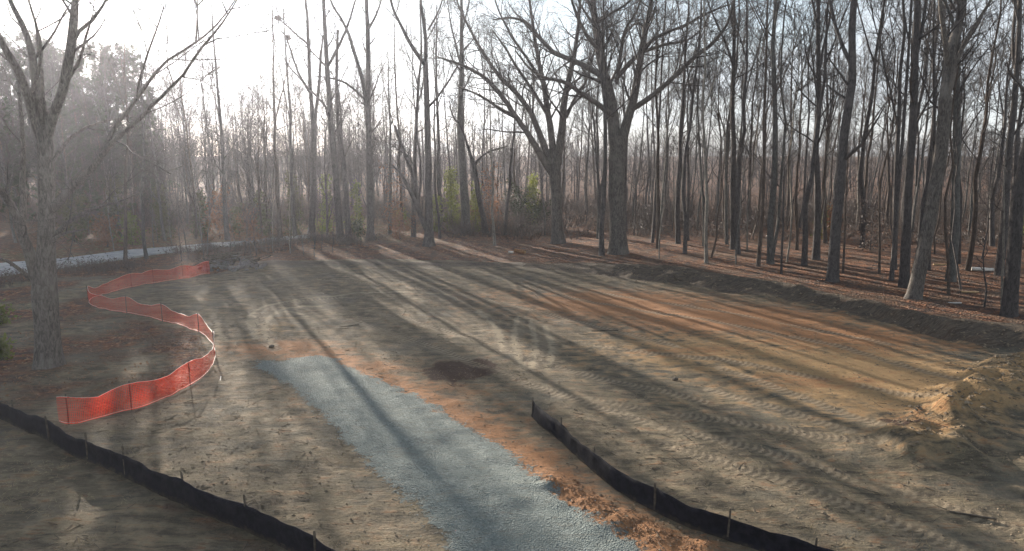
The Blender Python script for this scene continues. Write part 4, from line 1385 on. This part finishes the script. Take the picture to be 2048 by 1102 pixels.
log('cut_log', 'rusty brown cut log lying on the leaves at the back of the clearing', 1040, 506, .95, .16, R(-28), M_RUST, M_LOGEND, -.1)
log('split_log', 'short pale piece of wood just left of the rusty cut log', 1022, 506, .45, .08, R(-30), M_WHITEWOOD, M_LOGEND)
log('fallen_log', 'bleached white fallen log bright in the sun, right woods', 1964, 542, 1.35, .13, R(-8), M_WHITEWOOD, M_WHITEWOOD, -.06)
log('fallen_log', 'pale thin fallen limb left of the leaning grey tree foot', 1880, 530, .9, .05, R(-4), M_LOGEND, M_LOGEND)
log('broken_branch', 'short pale broken branch on the leaves near the right corner', 1910, 607, .6, .035, R(-50), M_WHITEWOOD, M_LOGEND, .1, 'branch')
log('broken_branch', 'pale fallen branch in the leaves left of the bent sapling', 1940, 585, .9, .04, R(-8), M_LOGEND, M_LOGEND, 0, 'branch')
log('dark_stick', 'dark stick lying across the middle of the bare clearing', 1210, 662, 1.3, .025, R(8), M_STAKE, M_STAKE, 0, 'stick')
log('dark_stick', 'short dark stick by the upper edge of the gravel drive', 700, 652, .9, .02, R(35), M_STAKE, M_STAKE, 0, 'stick')
log('pale_stick', 'small pale stick on the dirt right of the orange netting', 441, 758, .55, .018, R(110), M_WHITEWOOD, M_WHITEWOOD, 0, 'stick')
log('dark_stick', 'dark stick on the churned dirt below the soil heap', 1945, 1032, .9, .025, R(-22), M_STAKE, M_STAKE, 0, 'stick')
for u, v, s_, lab in [(1350, 760, .10, 'dark clod of earth alone in the right half of the clearing'), (543, 694, .10, 'dark clod at the left end of the orange clay patch')]:
    p = at(u, v)
    o_ = link('earth_clod', rocks[2].copy(), None, None, (p[0], p[1], p[2] + s_ * .3))
    o_.data.materials.clear(); o_.data.materials.append(M_STAKE)
    o_.scale = (s_ * 1.4, s_, s_ * .8)
    tag(o_, lab, 'clod')

# squirrel nests of leaves caught in two branch tips of the V split tree
yb = at(622, 472)[1]
for u, v, Y, lab in [(575, 75, yb - .5, 'lower dark leaf nest in the thin branches at upper left'), (555, 36, yb + 1, 'upper leaf nest in the thin branches at upper left')]:
    gl = Geo()
    gl.leaves(rng.normal(0, .10, (420, 3)) * np.array([1.2, 1, .8]), .10)
    tag(link('leaf_nest', gl.mesh('leaf_nest', False), M_BRUSH, None, tuple(at_depth(u, v, Y))), lab, 'nest')

# loose soil, straw and leaves that nobody could count


def scatter_pts(n, test, xr=(-24, 30), yr=(11.5, 56), pw=1.8):
    y = yr[0] + (yr[1] - yr[0]) * rng.random(n) ** pw
    x = rng.uniform(-.80, .80, n) * (y + 3)
    k = test(x, y)
    x, y = x[k], y[k]
    return np.stack([x, y, height(x, y)], 1)


# clods
gcl = Geo()
p = scatter_pts(15000, lambda x, y: (poly_sd(x, y, PAD) > .1) & (poly_sd(x, y, DRIVE) < -.1) & (vnoise(x * .5, y * .5, 61) + .25 * rng.normal(size=len(x)) > .02))
octv = np.array([(1, 0, 0), (0, 1, 0), (-1, 0, 0), (0, -1, 0), (0, 0, 1), (0, 0, -1)], float)
octf = np.array([(0, 1, 4), (1, 2, 4), (2, 3, 4), (3, 0, 4), (1, 0, 5), (2, 1, 5), (3, 2, 5), (0, 3, 5)])


def clods(gg, p, s, zs=.7):
    V = octv[None] * rng.uniform(.6, 1.4, (len(p), 6, 1)) * s[:, None, None] * np.array([1.2, 1.2, zs])
    a = rng.random(len(p)) * 6.28
    c, s_ = np.cos(a)[:, None], np.sin(a)[:, None]
    V = np.stack([V[..., 0] * c - V[..., 1] * s_, V[..., 0] * s_ + V[..., 1] * c, V[..., 2]], -1) + p[:, None]
    gg.add(V, None, (np.arange(len(p))[:, None, None] * 6 + octf[None]).reshape(-1, 3))


clods(gcl, p, .012 + .035 * rng.random(len(p)) ** 4)
# lumps of the windrow beside the drive and of the heap at right
d = np.asarray(resample(SPOIL, n=400)); p2 = d[rng.integers(0, 400, 1500)] + rng.normal(0, .28, (1500, 2))
p2 = np.c_[p2, height(p2[:, 0], p2[:, 1])]
d = np.asarray(resample(MOUND, n=400)); p3 = d[rng.integers(0, 400, 2400)] + rng.normal(0, .9, (2400, 2))
p3 = np.c_[p3, height(p3[:, 0], p3[:, 1])]
clods(gcl, p3, .012 + .07 * rng.random(len(p3)) ** 5)
bx2 = rng.uniform(BX[0], 22, 1600); bd = rng.normal(.9, .9, 1600)
p4 = np.c_[bx2, np.interp(bx2, BX, BY) + bd / .72]
clods(gcl, np.c_[p4, height(p4[:, 0], p4[:, 1])], .015 + .07 * rng.random(1600) ** 4)
gcy = Geo()
clods(gcy, p2, .010 + .035 * rng.random(len(p2)) ** 3)
tag(link('clay_lumps', gcy.mesh('clay_lumps', False), M_CLAY), 'lumps of orange clay heaped between the drive and the black fence', 'clay', kind='stuff')
p5 = scatter_pts(9000, lambda x, y: (poly_sd(x, y, PAD) > .1) & (poly_sd(x, y, DRIVE) < 0), yr=(11, 32), pw=1.3)
clods(gcl, p5, .008 + .026 * rng.random(len(p5)) ** 2)
tag(link('soil_clods', gcl.mesh('soil_clods', False), M_CLOD), 'loose crumbs of soil strewn over the clearing', 'soil', kind='stuff')

gpb = Geo()
p6 = scatter_pts(14000, lambda x, y: poly_sd(x, y, DRIVE) + rng.normal(0, .25, len(x)) > -.25, yr=(11.5, 30), pw=1.0)
p6[:, 2] += .035
clods(gpb, p6, .006 + .015 * rng.random(len(p6)) ** 2)
tag(link('loose_gravel', gpb.mesh('loose_gravel', False), M_PEBBLE), 'loose crushed stones lying on and beside the drive', 'gravel', kind='stuff')
gtw = Geo()
p7 = scatter_pts(2600, lambda x, y: (poly_sd(x, y, DRIVE) < -.1) & (vnoise(x * .3, y * .3, 95) > -.1), yr=(11, 44), pw=1.3)
d7 = rng.normal(0, 1, (len(p7), 3)); d7[:, 2] *= .12
d7 *= (rng.uniform(.08, .45, len(p7)) ** 1.0 / np.linalg.norm(d7, axis=1))[:, None]
p7[:, 2] += .015
gtw.tubes(np.stack([p7, p7 + d7 * .5 + rng.normal(0, .012, p7.shape), p7 + d7], 1), np.tile(np.array([[.009, .007, .003]]), (len(p7), 1)), 4)
tag(link('twigs', gtw.mesh('twigs'), M_STAKE), 'small broken twigs strewn over the bare ground', 'twigs', kind='stuff')

gst = Geo()
p = scatter_pts(26000, lambda x, y: (np.interp(x, fx, fy) - y > .2) & (x < 0) & (vnoise(x * .55, y * .55, 71) + .5 * vnoise(x * 2, y * 2, 72) > .0), yr=(9.5, 24), pw=1.0)
q = scatter_pts(16000, lambda x, y: (poly_sd(x, y, PAD) > .3) & (poly_sd(x, y, DRIVE) < -.3) & (vnoise(x * .4, y * .4, 75) + .4 * vnoise(x * 1.7, y * 1.7, 76) > .12), yr=(11.5, 34), pw=1.2)
p = np.r_[p, q]
dd = rng.normal(0, 1, (len(p), 3)); dd[:, 2] = np.abs(dd[:, 2]) * .35 + .05
dd = dd / np.linalg.norm(dd, axis=1, keepdims=True) * rng.uniform(.05, .17, (len(p), 1))
gst.blades(p, dd, .0045)
tag(link('straw', gst.mesh('straw', False), M_STRAW), 'dry straw and dead grass scattered on the bare soil', 'straw', kind='stuff')

glf = Geo()
p = scatter_pts(22000, lambda x, y: (poly_sd(x, y, PAD) < -.1) & (np.interp(x, fx, fy) - y < 0) & (x < -2) & (vnoise(x * .6, y * .6, 81) > -.12), yr=(17, 50), pw=1.3)
p[:, 2] += .02
glf.leaves(p, .055, .5, .7)
tag(link('fallen_leaves', glf.mesh('fallen_leaves', False), M_LITTERLEAF), 'dead leaves scattered under the many stemmed tree', 'leaves', kind='stuff')

# ------------------------------------------------------------------ haze
hb_ = Geo()
hb_.box((0, 205, 20.5), (830, 440, 47))
mh = bpy.data.materials.new('haze_air')
mh.use_nodes = True
mh.node_tree.nodes.clear()
gh = Tree(mh.node_tree)
vol = gh.n('ShaderNodeVolumePrincipled', 0, None, Color=(.86, .88, 1.0), Density=HAZE_DENSITY, Anisotropy=HAZE_ANISO)
ho = mh.node_tree.nodes.new('ShaderNodeOutputMaterial')
mh.node_tree.links.new(vol, ho.inputs['Volume'])
tag(link('haze', hb_.mesh('haze', False), mh), 'thin bright haze in the low winter sun', kind='stuff')
